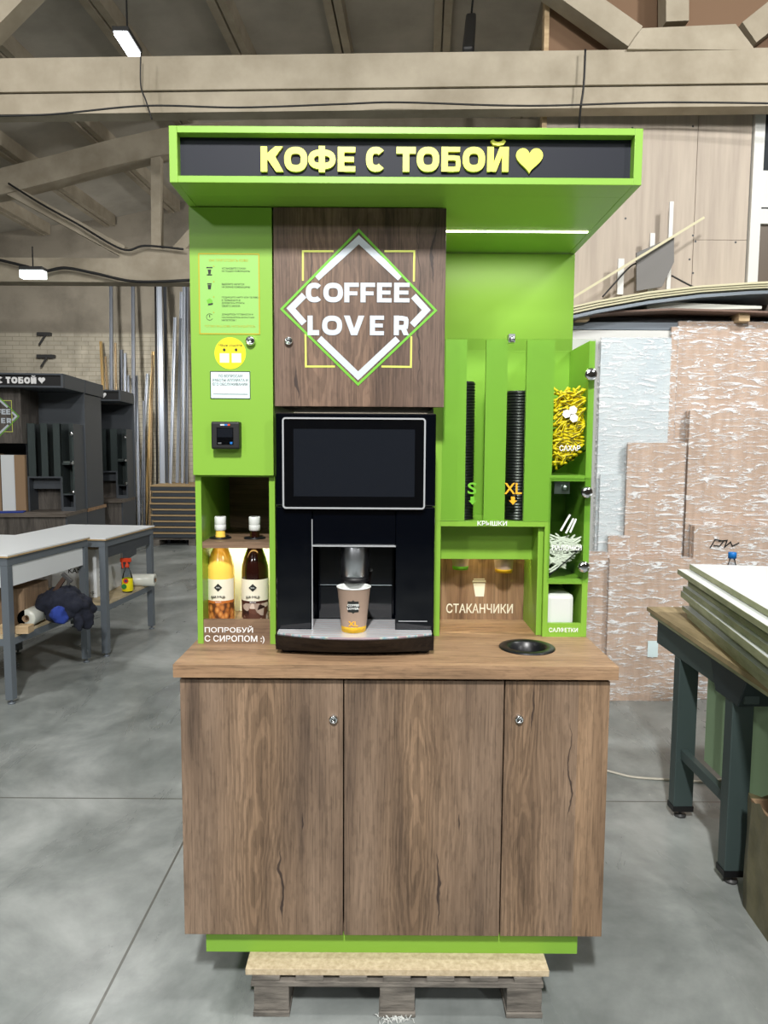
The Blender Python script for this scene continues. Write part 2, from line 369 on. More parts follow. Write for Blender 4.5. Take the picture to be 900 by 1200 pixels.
    def build(s, name, mats, parent=None, bevel=0, local=False, fix=True):
        me = bpy.data.meshes.new(name); off = Vector((0, 0, 0)) if (local or parent is None) else wloc(parent)
        me.from_pydata([q-off for q in s.v], [], s.f)
        ms = mats if isinstance(mats, (list, tuple)) else [mats]
        for q in ms: me.materials.append(M[q] if isinstance(q, str) else q)
        for p, i, sm in zip(me.polygons, s.mi, s.sm): p.material_index = i; p.use_smooth = sm
        if fix:
            bm = bmesh.new(); bm.from_mesh(me); bmesh.ops.recalc_face_normals(bm, faces=bm.faces); bm.to_mesh(me); bm.free()
        o = bpy.data.objects.new(name, me); COL.objects.link(o)
        if parent: o.parent = parent
        if bevel:
            md = o.modifiers.new('bevel', 'BEVEL'); md.width = bevel; md.segments = 2; md.limit_method = 'ANGLE'; md.angle_limit = math.radians(40)
        return o
def wloc(o):
    p = Vector(o.location)
    while o.parent: o = o.parent; p += Vector(o.location)
    return p
def thing(name, label, cat, loc=(0, 0, 0), rz=0, group=None):
    o = bpy.data.objects.new(name, None); COL.objects.link(o); o.location = loc; o.rotation_euler = (0, 0, rz); o.empty_display_size = 0.05
    o['label'] = label; o['category'] = cat
    if group: o['group'] = group
    return o
def tag(o, label, cat, group=None, kind=None):
    o['label'] = label; o['category'] = cat
    if group: o['group'] = group
    if kind: o['kind'] = kind
    return o
def struct(o, label=None):
    o['kind'] = 'structure'
    if label: o['label'] = label
    return o
def copy_tree(o, parent=None):
    c = o.copy(); COL.objects.link(c)
    if parent: c.parent = parent
    for ch in list(o.children): copy_tree(ch, c)
    return c
def recenter(o, loc):
    """give a single-mesh thing its origin at its base"""
    loc = Vector(loc); o.data.transform(Matrix.Translation(-loc)); o.location = loc; return o
# ------------------------------------------------------------------ heavy display lettering drawn from thick strokes
def heart(cx, cz, w, h, n=40):
    pts = []
    for k in range(n):
        t = 2*PI*k/n; pts.append((16*math.sin(t)**3, 13*math.cos(t)-5*math.cos(2*t)-2*math.cos(3*t)-math.cos(4*t)))
    return [(cx+p[0]/32*w, cz+(p[1]+2.5)/29*h) for p in pts]
def sup(cx, cz, rx, rz, a0=0, a1=2*PI, n=28, e=0.8):
    o = []
    for k in range(n+1):
        a = a0+(a1-a0)*k/n; c, s_ = math.cos(a), math.sin(a)
        o.append((cx+rx*math.copysign(abs(c)**e, c), cz+rz*math.copysign(abs(s_)**e, s_)))
    return o
def glyph(b, ch, x, z, w, h, t, y0, y1, mi=0):
    S = lambda pts, ww=t, closed=False: b.stroke([(x+p[0]*w, z+p[1]*h) for p in pts], ww, y0, y1, closed, mi)
    tx, tz = t/w/2, t/h/2
    if ch in 'OО': b.stroke(sup(x+w/2, z+h/2, w/2-t/2, h/2-t/2)[:-1], t, y0, y1, True, mi)
    elif ch in 'CС': b.stroke(sup(x+w/2, z+h/2, w/2-t/2, h/2-t/2, math.radians(42), math.radians(318)), t, y0, y1, False, mi)
    elif ch in 'EЕ': S([(tx, 0), (tx, 1)]); [S([(0, q), (1, q)], t*.8) for q in (tz*.8, 1-tz*.8)]; S([(0, .5), (.92, .5)], t*.75)
    elif ch == 'F': S([(tx, 0), (tx, 1)]); S([(0, 1-tz*.8), (1, 1-tz*.8)], t*.8); S([(0, .46), (.9, .46)], t*.75)
    elif ch == 'L': S([(tx, 0), (tx, 1)]); S([(0, tz), (1, tz)])
    elif ch == 'V':
        k = t*1.15/w
        b.prism([(x+q[0]*w, z+q[1]*h) for q in ((0, 1), (k, 1), (.5, .34), (1-k, 1), (1, 1), (.5+k*.52, 0), (.5-k*.52, 0))], y0, y1, 'y', mi)
    elif ch == 'R':
        S([(tx, 0), (tx, 1)])
        S([(0, 1-tz), (.55, 1-tz), (.8, 1-tz*1.3), (1-tx, .78), (1-tx, .62), (.8, .44), (.55, .40), (0, .40)], t*.9)
        b.prism([(x+q[0]*w, z+q[1]*h) for q in ((.42, .42), (.78, .42), (1.02, 0), (.66, 0))], y0, y1, 'y', mi)
    elif ch == 'К':
        S([(tx, 0), (tx, 1)]); k = t*1.15/w
        b.prism([(x+q[0]*w, z+q[1]*h) for q in ((tx, .42), (tx, .62), (.98-k, 1), (1, 1), (.62, .55))], y0, y1, 'y', mi)
        b.prism([(x+q[0]*w, z+q[1]*h) for q in ((.3, .5), (.66, .6), (1.02, 0), (1.02-k, 0))], y0, y1, 'y', mi)
    elif ch == 'Т': S([(.5, 0), (.5, 1)]); S([(0, 1-tz), (1, 1-tz)])
    elif ch == 'Ф':
        S([(.5, -.02), (.5, 1.04)], t*.95); b.stroke(sup(x+w/2, z+h/2, w/2-t*.45, h*.41-t/2)[:-1], t*.9, y0, y1, True, mi)
    elif ch == 'Б':
        k = t*.72; kz = k/h/2; S([(tx, 0), (tx, 1)]); S([(0, 1-kz), (.94, 1-kz)], k)
        S([(0, .56), (.62, .56), (.82, .54), (1-tx*.9, .42), (1-tx*.9, .22), (.82, kz*1.2), (.62, kz), (0, kz)], k)
    elif ch in 'ЙИ':
        S([(tx, 0), (tx, 1)]); S([(1-tx, 0), (1-tx, 1)])
        b.prism([(x+q[0]*w, z+q[1]*h) for q in ((tx, 0), (2*tx+.12, 0), (1-tx, 1), (1-2*tx-.12, 1))], y0, y1, 'y', mi)
        if ch == 'Й': S([(.2, 1.27), (.3, 1.16), (.5, 1.12), (.7, 1.16), (.8, 1.27)], t*.55)
    elif ch == '♥': b.prism(heart(x+w/2, z+h/2, w, h), y0, y1, 'y', mi)
def word(b, letters, t, y0, y1, mi=0):
    """letters: list of (char, x0, x1, z0, z1)"""
    for ch, x0, x1, z0, z1 in letters: glyph(b, ch, x0, z0, x1-x0, z1-z0, t, y0, y1, mi)
def pxword(b, spec, py0, py1, t_px, D, dep, mi=0):
    sc = (P(451, (py0+py1)/2, D).x-P(450, (py0+py1)/2, D).x)
    for ch, a, c in spec:
        x0, x1, z0, z1 = R4(a, py0, c, py1, D); glyph(b, ch, x0, z0, x1-x0, z1-z0, t_px*sc, D-dep, D, mi)
def pxtext(b, t, a, b0, c, d, D, dep=0.0006, bold=0.0, mi=0):
    x0, x1, z0, z1 = R4(a, b0, c, d, D); b.text(t, x0, x1, z0, z1, D, dep, bold, mi)
def pxpts(pts, D): return [(P(p[0], p[1], D).x, P(p[0], p[1], D).z) for p in pts]

def cam_lock(name, c, r, parent, depth=0.012):
    x, y, z = c; b = B()
    b.lathe((x, y, z), [(r, 0), (r, -depth*.7), (r*.85, -depth), (r*.55, -depth), (r*.5, -depth*.8), (0.0001, -depth*.8)], 24, 0, 'y')
    b.box(x-r*.35, x+r*.35, y-depth*.83, y-depth*.78, z-r*.09, z+r*.09, 1)
    return b.build(name, ['chrome', 'ink'], parent)

# ================================================================== THE KIOSK
WT = 1.06                      # worktop height above the hall floor (kiosk stands on a pallet)
XL, XR = -0.590, 0.660
# --- pallet
pal = thing('wooden_pallet', 'weathered grey wooden pallet on the floor under the green kiosk', 'pallet', (0.048, 2.36, 0))
PX0, PX1, PY0, PY1 = -0.385, 0.480, 1.966, 2.74
for xc in (-0.325, 0.048, 0.425):
    B().box(xc-.054, xc+.054, PY0, PY1, 0, .016).build('bottom_board', 'pallet', pal, .002)
    for yc in (PY0+.06, (PY0+PY1)/2, PY1-.06): B().box(xc-.052, xc+.052, yc-.055, yc+.055, .016, .094).build('block', 'pallet', pal, .003)
for yc in (PY0+.05, (PY0+PY1)/2, PY1-.05): B().box(PX0, PX1, yc-.048, yc+.048, .094, .110).build('stringer_board', 'pallet', pal, .002)
nb = 7
for i in range(nb):
    x = PX0+.003+(PX1-PX0-.09)*i/(nb-1); B().box(x, x+.082, PY0+.004, PY1, .110, .126).build('deck_board', 'pallet', pal, .002)
ck = B().box(-.402, .497, 1.974, 2.70, .126, .1455).build('chipboard_sheet', 'chip', None, .001); recenter(ck, (0.048, 2.33, .126))
tag(ck, 'pale raw chipboard sheet lying on the pallet under the kiosk plinth', 'board')

# --- base cabinet
bc = thing('base_cabinet', 'long oak-look base cabinet with three doors and lime green plinth', 'cabinet', (0.035, 2.35, .146))
b = B(); b.box(XL, XL+.018, 2.032, 2.69, .224, 1.022); b.box(XR-.018, XR, 2.032, 2.69, .224, 1.022); b.box(XL+.018, XR-.018, 2.032, 2.69, .224, .242)
b.box(XL+.018, XR-.018, 2.67, 2.69, .242, 1.022); b.build('carcass', 'oak', bc)
B().box(-.535, .598, 2.045, 2.66, .146, .223).build('plinth', 'green', bc)
for i, (a, c, mt, lk) in enumerate(((XL, -.116, 'oak', (391, 842)), (-.112, .352, 'oak_b', None), (.356, XR, 'oak_c', (608, 842)))):
    d = B().box(a, c, 2.011, 2.030, .226, 1.010).build('door', mt, bc, .001)
    if lk: p = P(lk[0], lk[1], 2.011); cam_lock('lock', (p.x, 2.011, p.z), .0125, d)
wt = thing('worktop', 'light oak worktop on the base cabinet, round waste hole at its right', 'worktop', (0.037, 2.345, 1.022))
# slab with a real round opening
HC, HR = (0.452, 2.187), .070
b = B(); X0, X1, Y0, Y1 = -.603, .677, 1.990, 2.700; n = 48
ring = [(HC[0]+HR*math.cos(2*PI*k/n), HC[1]+HR*math.sin(2*PI*k/n)) for k in range(n)]
def onrect(a):
    dx, dy = math.cos(a), math.sin(a); t = min((((.16 if dx > 0 else -.16)/dx) if abs(dx) > 1e-6 else 9), (((.16 if dy > 0 else -.16)/dy) if abs(dy) > 1e-6 else 9))
    return (HC[0]+dx*t, HC[1]+dy*t)
sq = [onrect(2*PI*k/n) for k in range(n)]
for z, fl in ((WT, 0), (1.022, 1)):
    b.add([(p[0], p[1], z) for p in ring]+[(p[0], p[1], z) for p in sq], [(k, (k+1) % n, n+(k+1) % n, n+k) for k in range(n)])
    a0, a1, c0, c1 = HC[0]-.16, HC[0]+.16, HC[1]-.16, HC[1]+.16
    b.add([(X0, Y0, z), (a0, Y0, z), (a0, Y1, z), (X0, Y1, z), (a0, c0, z), (a1, Y0, z), (a1, c0, z), (a0, c1, z), (a1, c1, z), (a1, Y1, z), (X1, Y0, z), (X1, Y1, z)],
          [(0, 1, 2, 3), (1, 5, 6, 4), (7, 8, 9, 2), (5, 10, 11, 9)])
b.add([(p[0], p[1], z) for z in (1.022, WT) for p in ring], [(k, (k+1) % n, n+(k+1) % n, n+k) for k in range(n)])
b.add([(x, y, z) for z in (1.022, WT) for x, y in ((X0, Y0), (X1, Y0), (X1, Y1), (X0, Y1))], [(k, (k+1) % 4, 4+(k+1) % 4, 4+k) for k in range(4)])
b.build('slab', 'oak_x', wt)
B().lathe((HC[0], HC[1], WT), [(.052, -.03), (.058, .002), (.064, .0055), (.084, .0055), (.087, .003), (.087, 0)], 48).build('waste_ring', 'blackr', wt)
B().lathe((HC[0], HC[1], WT), [(.0001, -.05), (.056, -.05), (.058, -.02)], 32).build('dark_hole_dish', 'blackm', wt)  # shallow black dish, its colour stands for the shade inside the hole

# --- sign canopy
sg = thing('sign_canopy', 'lime green top canopy with black panel and yellow lettering', 'sign', (0.05, 2.35, 2.398))
SX0, SX1, SZ0, SZ1 = -.588, .694, 2.398, 2.546
b = B(); b.box(SX0, SX0+.022, 2.0, 2.70, SZ0, SZ1); b.box(SX1-.022, SX1, 2.0, 2.70, SZ0, SZ1)
b.box(SX0+.022, SX1-.022, 2.0, 2.70, SZ1-.018, SZ1); b.box(SX0+.022, SX1-.022, 2.0, 2.096, SZ0, SZ0+.018)
b.box(SX0+.022, SX1-.022, 2.098, 2.70, SZ0+.001, SZ0+.018); b.box(SX0+.022, SX1-.022, 2.682, 2.70, SZ0+.018, SZ1-.018)
b.build('housing', 'green', sg, .001)
B().box(SX0+.022, SX1-.022, 2.030, 2.045, SZ0+.018, SZ1-.018).build('black_panel', 'black_panel', sg)
b = B(); SD = 2.030
for ch, a, c in (('К', 306, 332), ('О', 333.5, 360.5), ('Ф', 361.5, 393.5), ('Е', 396, 416.5), ('С', 429, 452), ('Т', 464.5, 487), ('О', 488.3, 514.5), ('Б', 517, 540), ('О', 541.8, 568), ('Й', 570.5, 595.5)):
    if a in (429, 465, 464.5): b.build('lettering', 'yellow_l', sg); b = B()
    pxword(b, [(ch, a, c)], 173.5 if ch != 'К' else 173, 202.5, 7.6, SD, .008)
b.build('lettering', 'yellow_l', sg)
b = B(); x0, x1, z0, z1 = R4(604, 175, 635.5, 205, SD); b.prism(heart((x0+x1)/2, (z0+z1)/2, x1-x0, z1-z0), SD-.008, SD); b.build('heart', 'yellow_l', sg)
B().box(.185, .668, 2.416, 2.424, SZ0-.001, SZ0+.0005).build('led_strip', 'led', sg)

# --- control cabinet (left tower)
cc = thing('control_cabinet', 'lime green left tower with payment door above an open syrup niche', 'cabinet', (-.466, 2.45, WT))
b = B(); b.box(-.589, -.571, 2.212, 2.695, WT, 2.397); b.box(-.359, -.341, 2.212, 2.695, WT, 2.397); b.box(-.571, -.359, 2.212, 2.68, 1.590, 1.602); b.box(-.571, -.359, 2.212, 2.695, 2.379, 2.397)
b.build('carcass', 'green', cc)
dr = B().box(-.589, -.341, 2.190, 2.210, 1.596, 2.396).build('door', 'green', cc, .001)
DD = 2.190
p = P(294, 400, DD); cam_lock('lock', (p.x, DD, p.z), .0145, dr, .016)
# instruction poster
b = B(); x0, x1, z0, z1 = R4(233, 297, 304.5, 392, DD); b.box(x0, x1, DD-.0008, DD, z0, z1, 0); b.rframe(x0, x1, z0, z1, .0035, DD-.0014, DD-.0008, 0, 1)
Q = DD-.0008
pxtext(b, 'КАК ПРИГОТОВИТЬ КОФЕ?', 245, 303.5, 291, 306.8, Q, mi=1)
rows = [(313.5, ['УСТАНОВИТЕ СТАКАН', 'НА ПОДДОН КОФЕМАШИНЫ']), (332, ['ВЫБЕРИТЕ НАПИТОК', 'НА ЭКРАНЕ КОФЕМАШИНЫ']), (347.5, ['ПОДНЕСИТЕ КАРТУ ИЛИ ТЕЛЕФОН', 'К ТЕРМИНАЛУ И', 'ДОЖДИТЕСЬ ОПЛАТЫ', 'СВОЕГО ЗАКАЗА']), (367.5, ['ДОЖДИТЕСЬ ГОТОВНОСТИ И', 'НАСЛАЖДАЙТЕСЬ АРОМАТНЫМ', 'НАПИТКОМ !'])]
for y, ls in rows:
    for i, l in enumerate(ls): pxtext(b, l, 260, y+i*3.3, 260+len(l)*1.65, y+2.3+i*3.3, Q, mi=2)
pxtext(b, 'ГОТОВО! ВАШ КОФЕ, НАСЛАЖДАЙТЕСЬ', 240, 380.5, 299, 384, Q, mi=1)
def ip(pts, mi=2): b.prism(pxpts(pts, Q), Q-.0008, Q, 'y', mi)
ip([(242, 313), (249, 313), (249, 314.2), (242, 314.2)]); ip([(243.5, 316), (247.5, 316), (246.8, 321), (244.2, 321)]); ip([(242.5, 321.5), (248.5, 321.5), (248.5, 322.7), (242.5, 322.7)])
ip([(243, 332), (248, 332), (248, 333.4), (243, 333.4)]); ip([(243.3, 334), (247.7, 334), (247, 339), (244, 339)])
ip([(242, 352), (246, 349.5), (249, 352), (249, 356.5), (244, 356.5)], 3); ip([(244, 356), (249.5, 355), (249.5, 357), (244, 358)])
b.stroke(pxpts([(245.8+3.8*math.cos(a*.5), 371.5+3.8*math.sin(a*.5)) for a in range(1, 12)], Q), .0011, Q-.0008, Q, False, 2); ip([(245.4, 369), (246.1, 369), (246.1, 372), (245.4, 372)])
for y in (312, 330, 348, 366):
    pp = P(250.5, y, Q); b.disc((pp.x, pp.z), .0018, Q-.0008, Q, 10, 1)
b.build('instruction_poster', ['poster', 'olive_p', 'ink', 'green_txt'], dr)
b = B(); p = P(269.8, 414, DD); b.disc((p.x, p.z), .0475, DD-.001, DD, 48, 0); Q = DD-.001
pxtext(b, 'Наши соцсети', 256.5, 402.7, 283.5, 406.5, Q, bold=.01, mi=1)
for xx in (262.8, 276.7):
    pp = P(xx, 410, Q); b.disc((pp.x, pp.z), .0045, Q-.0006, Q, 16, 1)
for xx in (257.6, 271.6):
    q = R4(xx, 414, xx+11, 425, Q); b.box(q[0], q[1], Q-.0004, Q, q[2], q[3], 2)
b.build('round_sticker', ['sticker_y', 'ink', 'cream'], dr)
b = B(); x0, x1, z0, z1 = R4(246.5, 435, 293.5, 467.5, DD); b.box(x0, x1, DD-.001, DD, z0, z1, 0); b.rframe(x0, x1, z0, z1, .0022, DD-.0016, DD-.001, .002, 1); Q = DD-.001
for t, a, c, y in (('ПО ВОПРОСАМ', 256, 284, 439), ('РАБОТЫ АППАРАТА И', 249.5, 290.5, 443.8), ('ЕГО ОБСЛУЖИВАНИЯ:', 249.5, 290.5, 448.6)): pxtext(b, t, a, y, c, y+3.4, Q, bold=.01, mi=1)
x0, x1, z0, z1 = R4(250, 461.6, 290.5, 462.3, Q); b.box(x0, x1, Q-.0005, Q, z0, z1, 1)
b.build('service_label', ['sticker_w', 'ink'], dr)
SHZ = 1.386
B().box(-.571, -.359, 2.62, 2.638, SHZ-.02, 1.59).build('niche_back', 'oak_n', cc); B().box(-.571, -.359, 2.45, 2.468, WT, SHZ-.0205).build('pale_niche_back', 'cream', cc)
b = B(); SHZ = 1.386
b.box(-.5705, -.3595, 2.214, 2.30, SHZ-.020, SHZ); b.box(-.5705, -.3595, 2.30, 2.36, SHZ-.020, SHZ); b.box(-.5705, -.3595, 2.36, 2.62, SHZ-.020, SHZ)
sh = b.build('bottle_shelf', 'oak_n', cc)
fp = B().box(-.5705, -.3595, 2.214, 2.230, WT, 1.137).build('niche_front_board', 'oak_n', cc)
b = B(); pxtext(b, 'ПОПРОБУЙ', 240, 733.5, 296.5, 741.2, 2.214, .001, .012); pxtext(b, 'С СИРОПОМ :)', 240, 744.6, 310, 754, 2.214, .001, .012); b.build('lettering', 'white_t', fp)
B().box(-.5705, -.3595, 2.230, 2.62, 1.100, 1.112).build('niche_floor', 'oak_n', cc)
B().box(-.560, -.370, 2.245, 2.252, SHZ-.0225, SHZ-.0202).build('led_strip', 'led_w', cc)
# syrup bottles
def bottle(xp, liq, labs, label, w=.044):
    p = P(xp, 630, 2.30); x, y, z0 = p.x, 2.305, 1.112
    r = thing('syrup_bottle', label, 'bottle', (x, y, z0), 0, 'syrup bottles in the lit niche')
    H = .345
    prof = [(0, .002), (w*.94, 0), (w, .006), (w, .165), (w*.97, .185), (w*.80, .215), (w*.50, .250), (.0165, .275), (.015, .30), (.015, .325), (0.0001, .325)]
    B().lathe((x, y, z0), prof, 40).build('bottle_body', liq, r)
    B().lathe((x, y, z0), [(.016, .300), (.0185, .302), (.0185, .318), (.0178, .319), (.0185, .320), (.0185, .343), (.017, .346), (.012, .346), (.012, .344), (.0001, .344)], 28, 0, 'z', [0]*7+[1, 1]).build('cap', ['cupwhite', 'blackm'], r)
    B().lathe((x, y, 0), [(.017, SHZ+.001), (.020, SHZ+.006), (.034, SHZ+.004), (.036, SHZ+.0008), (.030, SHZ+.0006)], 32).build('shelf_collar', 'blackr', r)
    # wrapped label: front half only, printed
    b = B(); n = 26; rr = w+.0006
    def band(za, zb, mi, a0=-2.45, a1=-.69, k=rr):
        b.add([(x+k*math.cos(a0+(a1-a0)*i/n), y+k*math.sin(a0+(a1-a0)*i/n), z0+z) for z in (za, zb) for i in range(n+1)], [(i, i+1, n+2+i, n+1+i) for i in range(n)], mi, True)
    band(.075, .145, 0, -2.9, -.24); band(.067, .075, 1, -2.9, -.24); band(.004, .067, 2, -2.9, -.24)
    lb = b.build('label', labs, r, fix=False)
    b = B(); cz = z0+.119; yy = y-rr-.0006
    b.prism([(x-.013, cz), (x, cz+.013), (x+.013, cz), (x, cz-.013)], yy-.0004, yy+.002, 'y', 0)
    b.text('BAR SYRUP', x-.022, x+.022, z0+.085, z0+.092, yy+.001, .002, 0, 0)
    b.text('ALMOND' if liq == 'syrup_y' else 'BROWNIE', x-.010, x+.010, z0+.069, z0+.0735, yy+.0012, .0008, 0, 1); b.text('RIOBA', x-.006, x+.006, cz-.002, cz+.002, yy-.0006, .0008, 0, 1)
    b.build('print', ['ink', 'cupwhite'], lb)
    return r
M['syrup_y'] = mat('amber_yellow_syrup', (248, 206, 90), 0.15, coat=.6, emit=(250, 190, 60), es=0)
M['syrup_b'] = mat('dark_brown_syrup', (36, 14, 10), 0.10, coat=.8)
m = mat('almond_picture', (200, 130, 60), 0.5); v = tc(m, (1, 1, .7)); N, L, bb = nodes(m); vo = N.new('ShaderNodeTexVoronoi'); vo.inputs['Scale'].default_value = 75; L.new(v, vo.inputs['Vector'])
setc(m, ramp(m, vo.outputs['Distance'], [(0.0, (224, 158, 86)), (0.5, (176, 104, 44)), (0.75, (90, 50, 24))])); M['almond'] = m
m = mat('chocolate_picture', (70, 40, 30), 0.5); v = tc(m); N, L, bb = nodes(m); vo = N.new('ShaderNodeTexVoronoi'); vo.inputs['Scale'].default_value = 60; L.new(v, vo.inputs['Vector'])
setc(m, ramp(m, vo.outputs['Color'], [(0.2, (44, 22, 20)), (0.55, (96, 58, 44)), (0.9, (214, 196, 180))])); M['choco'] = m
bottle(258, 'syrup_y', ['cream', mat('orange_band', (186, 104, 40), .5), 'almond'], 'yellow almond syrup bottle with white cap standing in the niche')
bottle(298.2, 'syrup_b', ['cream', mat('brown_band', (66, 30, 26), .5), 'choco'], 'dark brown chocolate syrup bottle with white cap standing in the niche')

# --- payment terminal (screwed to the door, a device of its own)
pt = thing('payment_terminal', 'small square black card payment terminal mounted on the green door', 'payment terminal', (-.46, 2.17, 1.66))
x0, x1, z0, z1 = R4(247.5, 494, 280.5, 526.5, 2.155)
b = B(); b.prism([(DD, z0+.006), (DD-.030, z0), (DD-.035, z0+.003), (DD-.035, z1-.003), (DD-.030, z1), (DD, z1)], x0, x1, 'x'); b.build('housing', 'blackm', pt, .003)
b = B(); fx0, fx1, fz0, fz1 = R4(254, 501, 273.5, 521, 2.155); b.box(fx0, fx1, 2.1535, 2.156, fz0, fz1, 0); b.box(fx0+.002, fx1-.002, 2.153, 2.1537, fz0+.022, fz1-.002, 1)
b.box(fx0+.004, fx0+.014, 2.153, 2.1537, fz0+.002, fz0+.006, 2); b.box(fx1-.010, fx1-.003, 2.153, 2.1537, fz0+.002, fz0+.008, 3); b.build('display', ['screen', 'screen2', 'steel', 'blue'], pt)
b = B()
for a, c, mi in ((258, 263, 0), (263.2, 266.5, 1), (266.7, 269.5, 2)):
    q = R4(a, 497, c, 498.8, 2.153); b.box(q[0], q[1], 2.1525, 2.153, q[2], q[3], mi)
b.build('display_mark', ['white_p', 'blue', 'red'], pt)

# --- upper cabinet with oak door and logo
uc = thing('upper_cabinet', 'oak-fronted wall cabinet with coffee logo above the black machine', 'cabinet', (-.08, 2.45, 1.80))
b = B(); b.box(-.338, .158, 2.212, 2.668, 1.815, 2.396); b.build('carcass', 'oak', uc)
UD = 2.189
dr = B().box(-.336, .181, UD, 2.208, 1.808, 2.396).build('door', wood2('oak_dark_door', (78, 62, 54), (106, 86, 74), (126, 104, 90), [(-.12, .42), (.02, .05)], [(.185, .02, .62, .0028), (-.185, .02, .14, .004), (.225, .36, .56, .004), (-.15, .35, .5, .003)], [(.178, .27, grey(.86))], seed=7), uc, .001)
p = P(338.5, 400, UD); cam_lock('lock', (p.x, UD, p.z), .0125, dr)
def lg(pts, w, mi, closed=False, d=.0012): b.stroke(pxpts(pts, UD), w, UD-d, UD, closed, mi)
b = B(); px = .00258
lg([(420.5, 270), (510.6, 364), (419.7, 450.5), (330, 362.3)], 2.8*px, 0, True, .0016)
for s_ in ([(371, 326), (420.5, 281), (469, 326)], [(356.5, 346), (341, 361.5), (356.5, 379)], [(484.5, 347), (499.5, 363.5), (483, 381)], [(374, 396.5), (419.7, 440.5), (466, 397)]): lg(s_, 7.6*px, 1, d=.0013)
for s_ in ([(355, 329), (355, 294.5), (391, 294.5)], [(450.5, 294.5), (485.5, 294.5), (485, 330)], [(358, 391), (358.5, 429.5), (392.5, 429.5)], [(447, 429.5), (481.5, 430), (482, 394)]): lg(s_, 2.2*px, 2, d=.0010)
pxword(b, [('C', 358.5, 378.5), ('O', 379, 402), ('F', 403.5, 420.5), ('F', 422.5, 439.5), ('E', 441.8, 459), ('E', 461.8, 480)], 331.5, 354.5, 6.0, UD, .0018, 1)
pxword(b, [('L', 360.5, 374), ('O', 377.5, 401), ('V', 403, 427), ('E', 433.5, 450), ('R', 461.5, 479)], 370, 393, 6.0, UD, .0018, 1)
b.build('logo', ['green_txt', 'white_p', 'yellow_p'], dr)

# --- green back panel behind the dispenser
bp = B().box(.182, .694, 2.672, 2.690, WT, 2.396).build('back_panel', 'green', None, .001); recenter(bp, (.44, 2.68, WT)); tag(bp, 'tall plain lime green back panel rising behind the lid dispenser', 'panel')

# --- dispenser cabinet (right)
FD = 2.320
dc = thing('dispenser_cabinet', 'lime green right cabinet with lid slots, cup niche and clear-fronted column', 'cabinet', (.42, 2.45, WT))
b = B()
b.box(.1585, .187, FD, 2.668, WT, 2.03); b.box(.529, .546, FD, 2.668, WT, 2.03); b.box(.657, .676, FD, 2.668, WT, 2.03)
b.box(.187, .529, 2.56, 2.578, 1.446, 2.03); b.box(.546, .657, 2.56, 2.578, WT, 2.03)
b.box(.187, .529, FD, 2.56, 1.428, 1.446); b.box(.546, .657, FD+.002, 2.56, 1.578, 1.598); b.box(.546, .657, FD+.002, 2.56, 1.238, 1.256)
b.box(.187, .512, 2.43, 2.448, 1.303, 1.426); b.box(.187, .512, 2.448, 2.56, 1.400, 1.412); b.box(.512, .529, 2.34, 2.56, WT, 1.426)
b.build('carcass', 'green', dc, .0008)
fz0, fz1 = 1.447, 2.031; S0 = FD-.0018
b = B(); b.box(.1583, .264, S0, FD+.016, fz0, fz1); b.box(.326, .395, S0, FD+.016, fz0, fz1); b.box(.457, .5462, S0, FD+.016, fz0, fz1)
# (front board with two tall slots)
b.build('slotted_front_board', 'green', dc)
bt = B().box(.546, .657, FD, FD+.014, WT, 1.106).build('napkin_sill', 'green', dc)
b = B(); pxtext(b, 'САЛФЕТКИ', 643.3, 735.5, 677, 741, FD, .001, .012); b.build('lettering', 'white_t', bt)
b = B().box(.187, .512, 2.56, 2.572, WT, 1.40).build('niche_back', 'oak_nz', dc)
k = B(); K = 2.56
pxtext(k, 'СТАКАНЧИКИ', 523, 707.5, 601, 718.5, K, .001, .012)
k.build('lettering', 'cream', b); k = B()
k.prism(pxpts([(554.5, 683.5), (568.5, 683.5), (567, 699), (557, 699)], K), K-.001, K); k.prism(pxpts([(554, 680), (569, 680), (569.5, 682.3), (553.5, 682.3)], K), K-.001, K); k.prism(pxpts([(555.3, 678), (567.8, 678), (568.3, 679.2), (554.8, 679.2)], K), K-.001, K)
k.build('cup_icon', 'cream', b)
ac = B().box(.187, .6755, FD-.005, FD-.0022, 1.447, 2.034).build('acrylic_front', 'acrylic', dc)
A = FD-.005
b = B(); pxtext(b, 'КРЫШКИ', 559.5, 610.5, 594, 616, A, .001, .012); b.build('lettering', 'white_t', dc)
b = B(); pxtext(b, 'S', 548, 565.5, 558.5, 579, A, .001, .014, 0)
b.prism(pxpts([(551.3, 582), (556, 582), (556, 586.5), (558.3, 586.5), (553.6, 591.5), (549, 586.5), (551.3, 586.5)], A), A-.001, A, 'y', 0)
b.build('small_size_mark', ['green_txt'], ac); b = B(); pxtext(b, 'XL', 591, 566, 611.5, 579, A, .001, .014, 1)
b.prism(pxpts([(598.7, 582), (603.4, 582), (603.4, 586.5), (605.8, 586.5), (601, 591.5), (596.5, 586.5), (598.7, 586.5)], A), A-.001, A, 'y', 1)
b.build('large_size_mark', ['green_txt', 'orange'], ac); b = B(); pxtext(b, 'САХАР', 655.5, 521.8, 680, 528.3, A, .001, .012, 2)
b.build('lettering', ['green_txt', 'orange', 'white_t'], ac); b = B()
for cx, cy in ((664, 485), (671.5, 480.5), (672.5, 490)):
    pp = P(cx, cy, A); b.prism([(pp.x+.014*math.cos(a*PI/3+.3), pp.z+.014*math.sin(a*PI/3+.3)) for a in range(6)], A-.001, A, 'y', 2)
b.build('sugar_icon', ['green_txt', 'orange', 'white_t'], ac)
ac2 = B().box(.540, .6755, FD-.005, FD-.002, 1.245, 1.590).build('acrylic_door', 'acrylic', dc)
b = B(); pxtext(b, 'ПАЛОЧКИ', 647, 639, 681.5, 645, A, .001, .012, 0)
b.build('lettering', 'white_t', ac2); b = B()
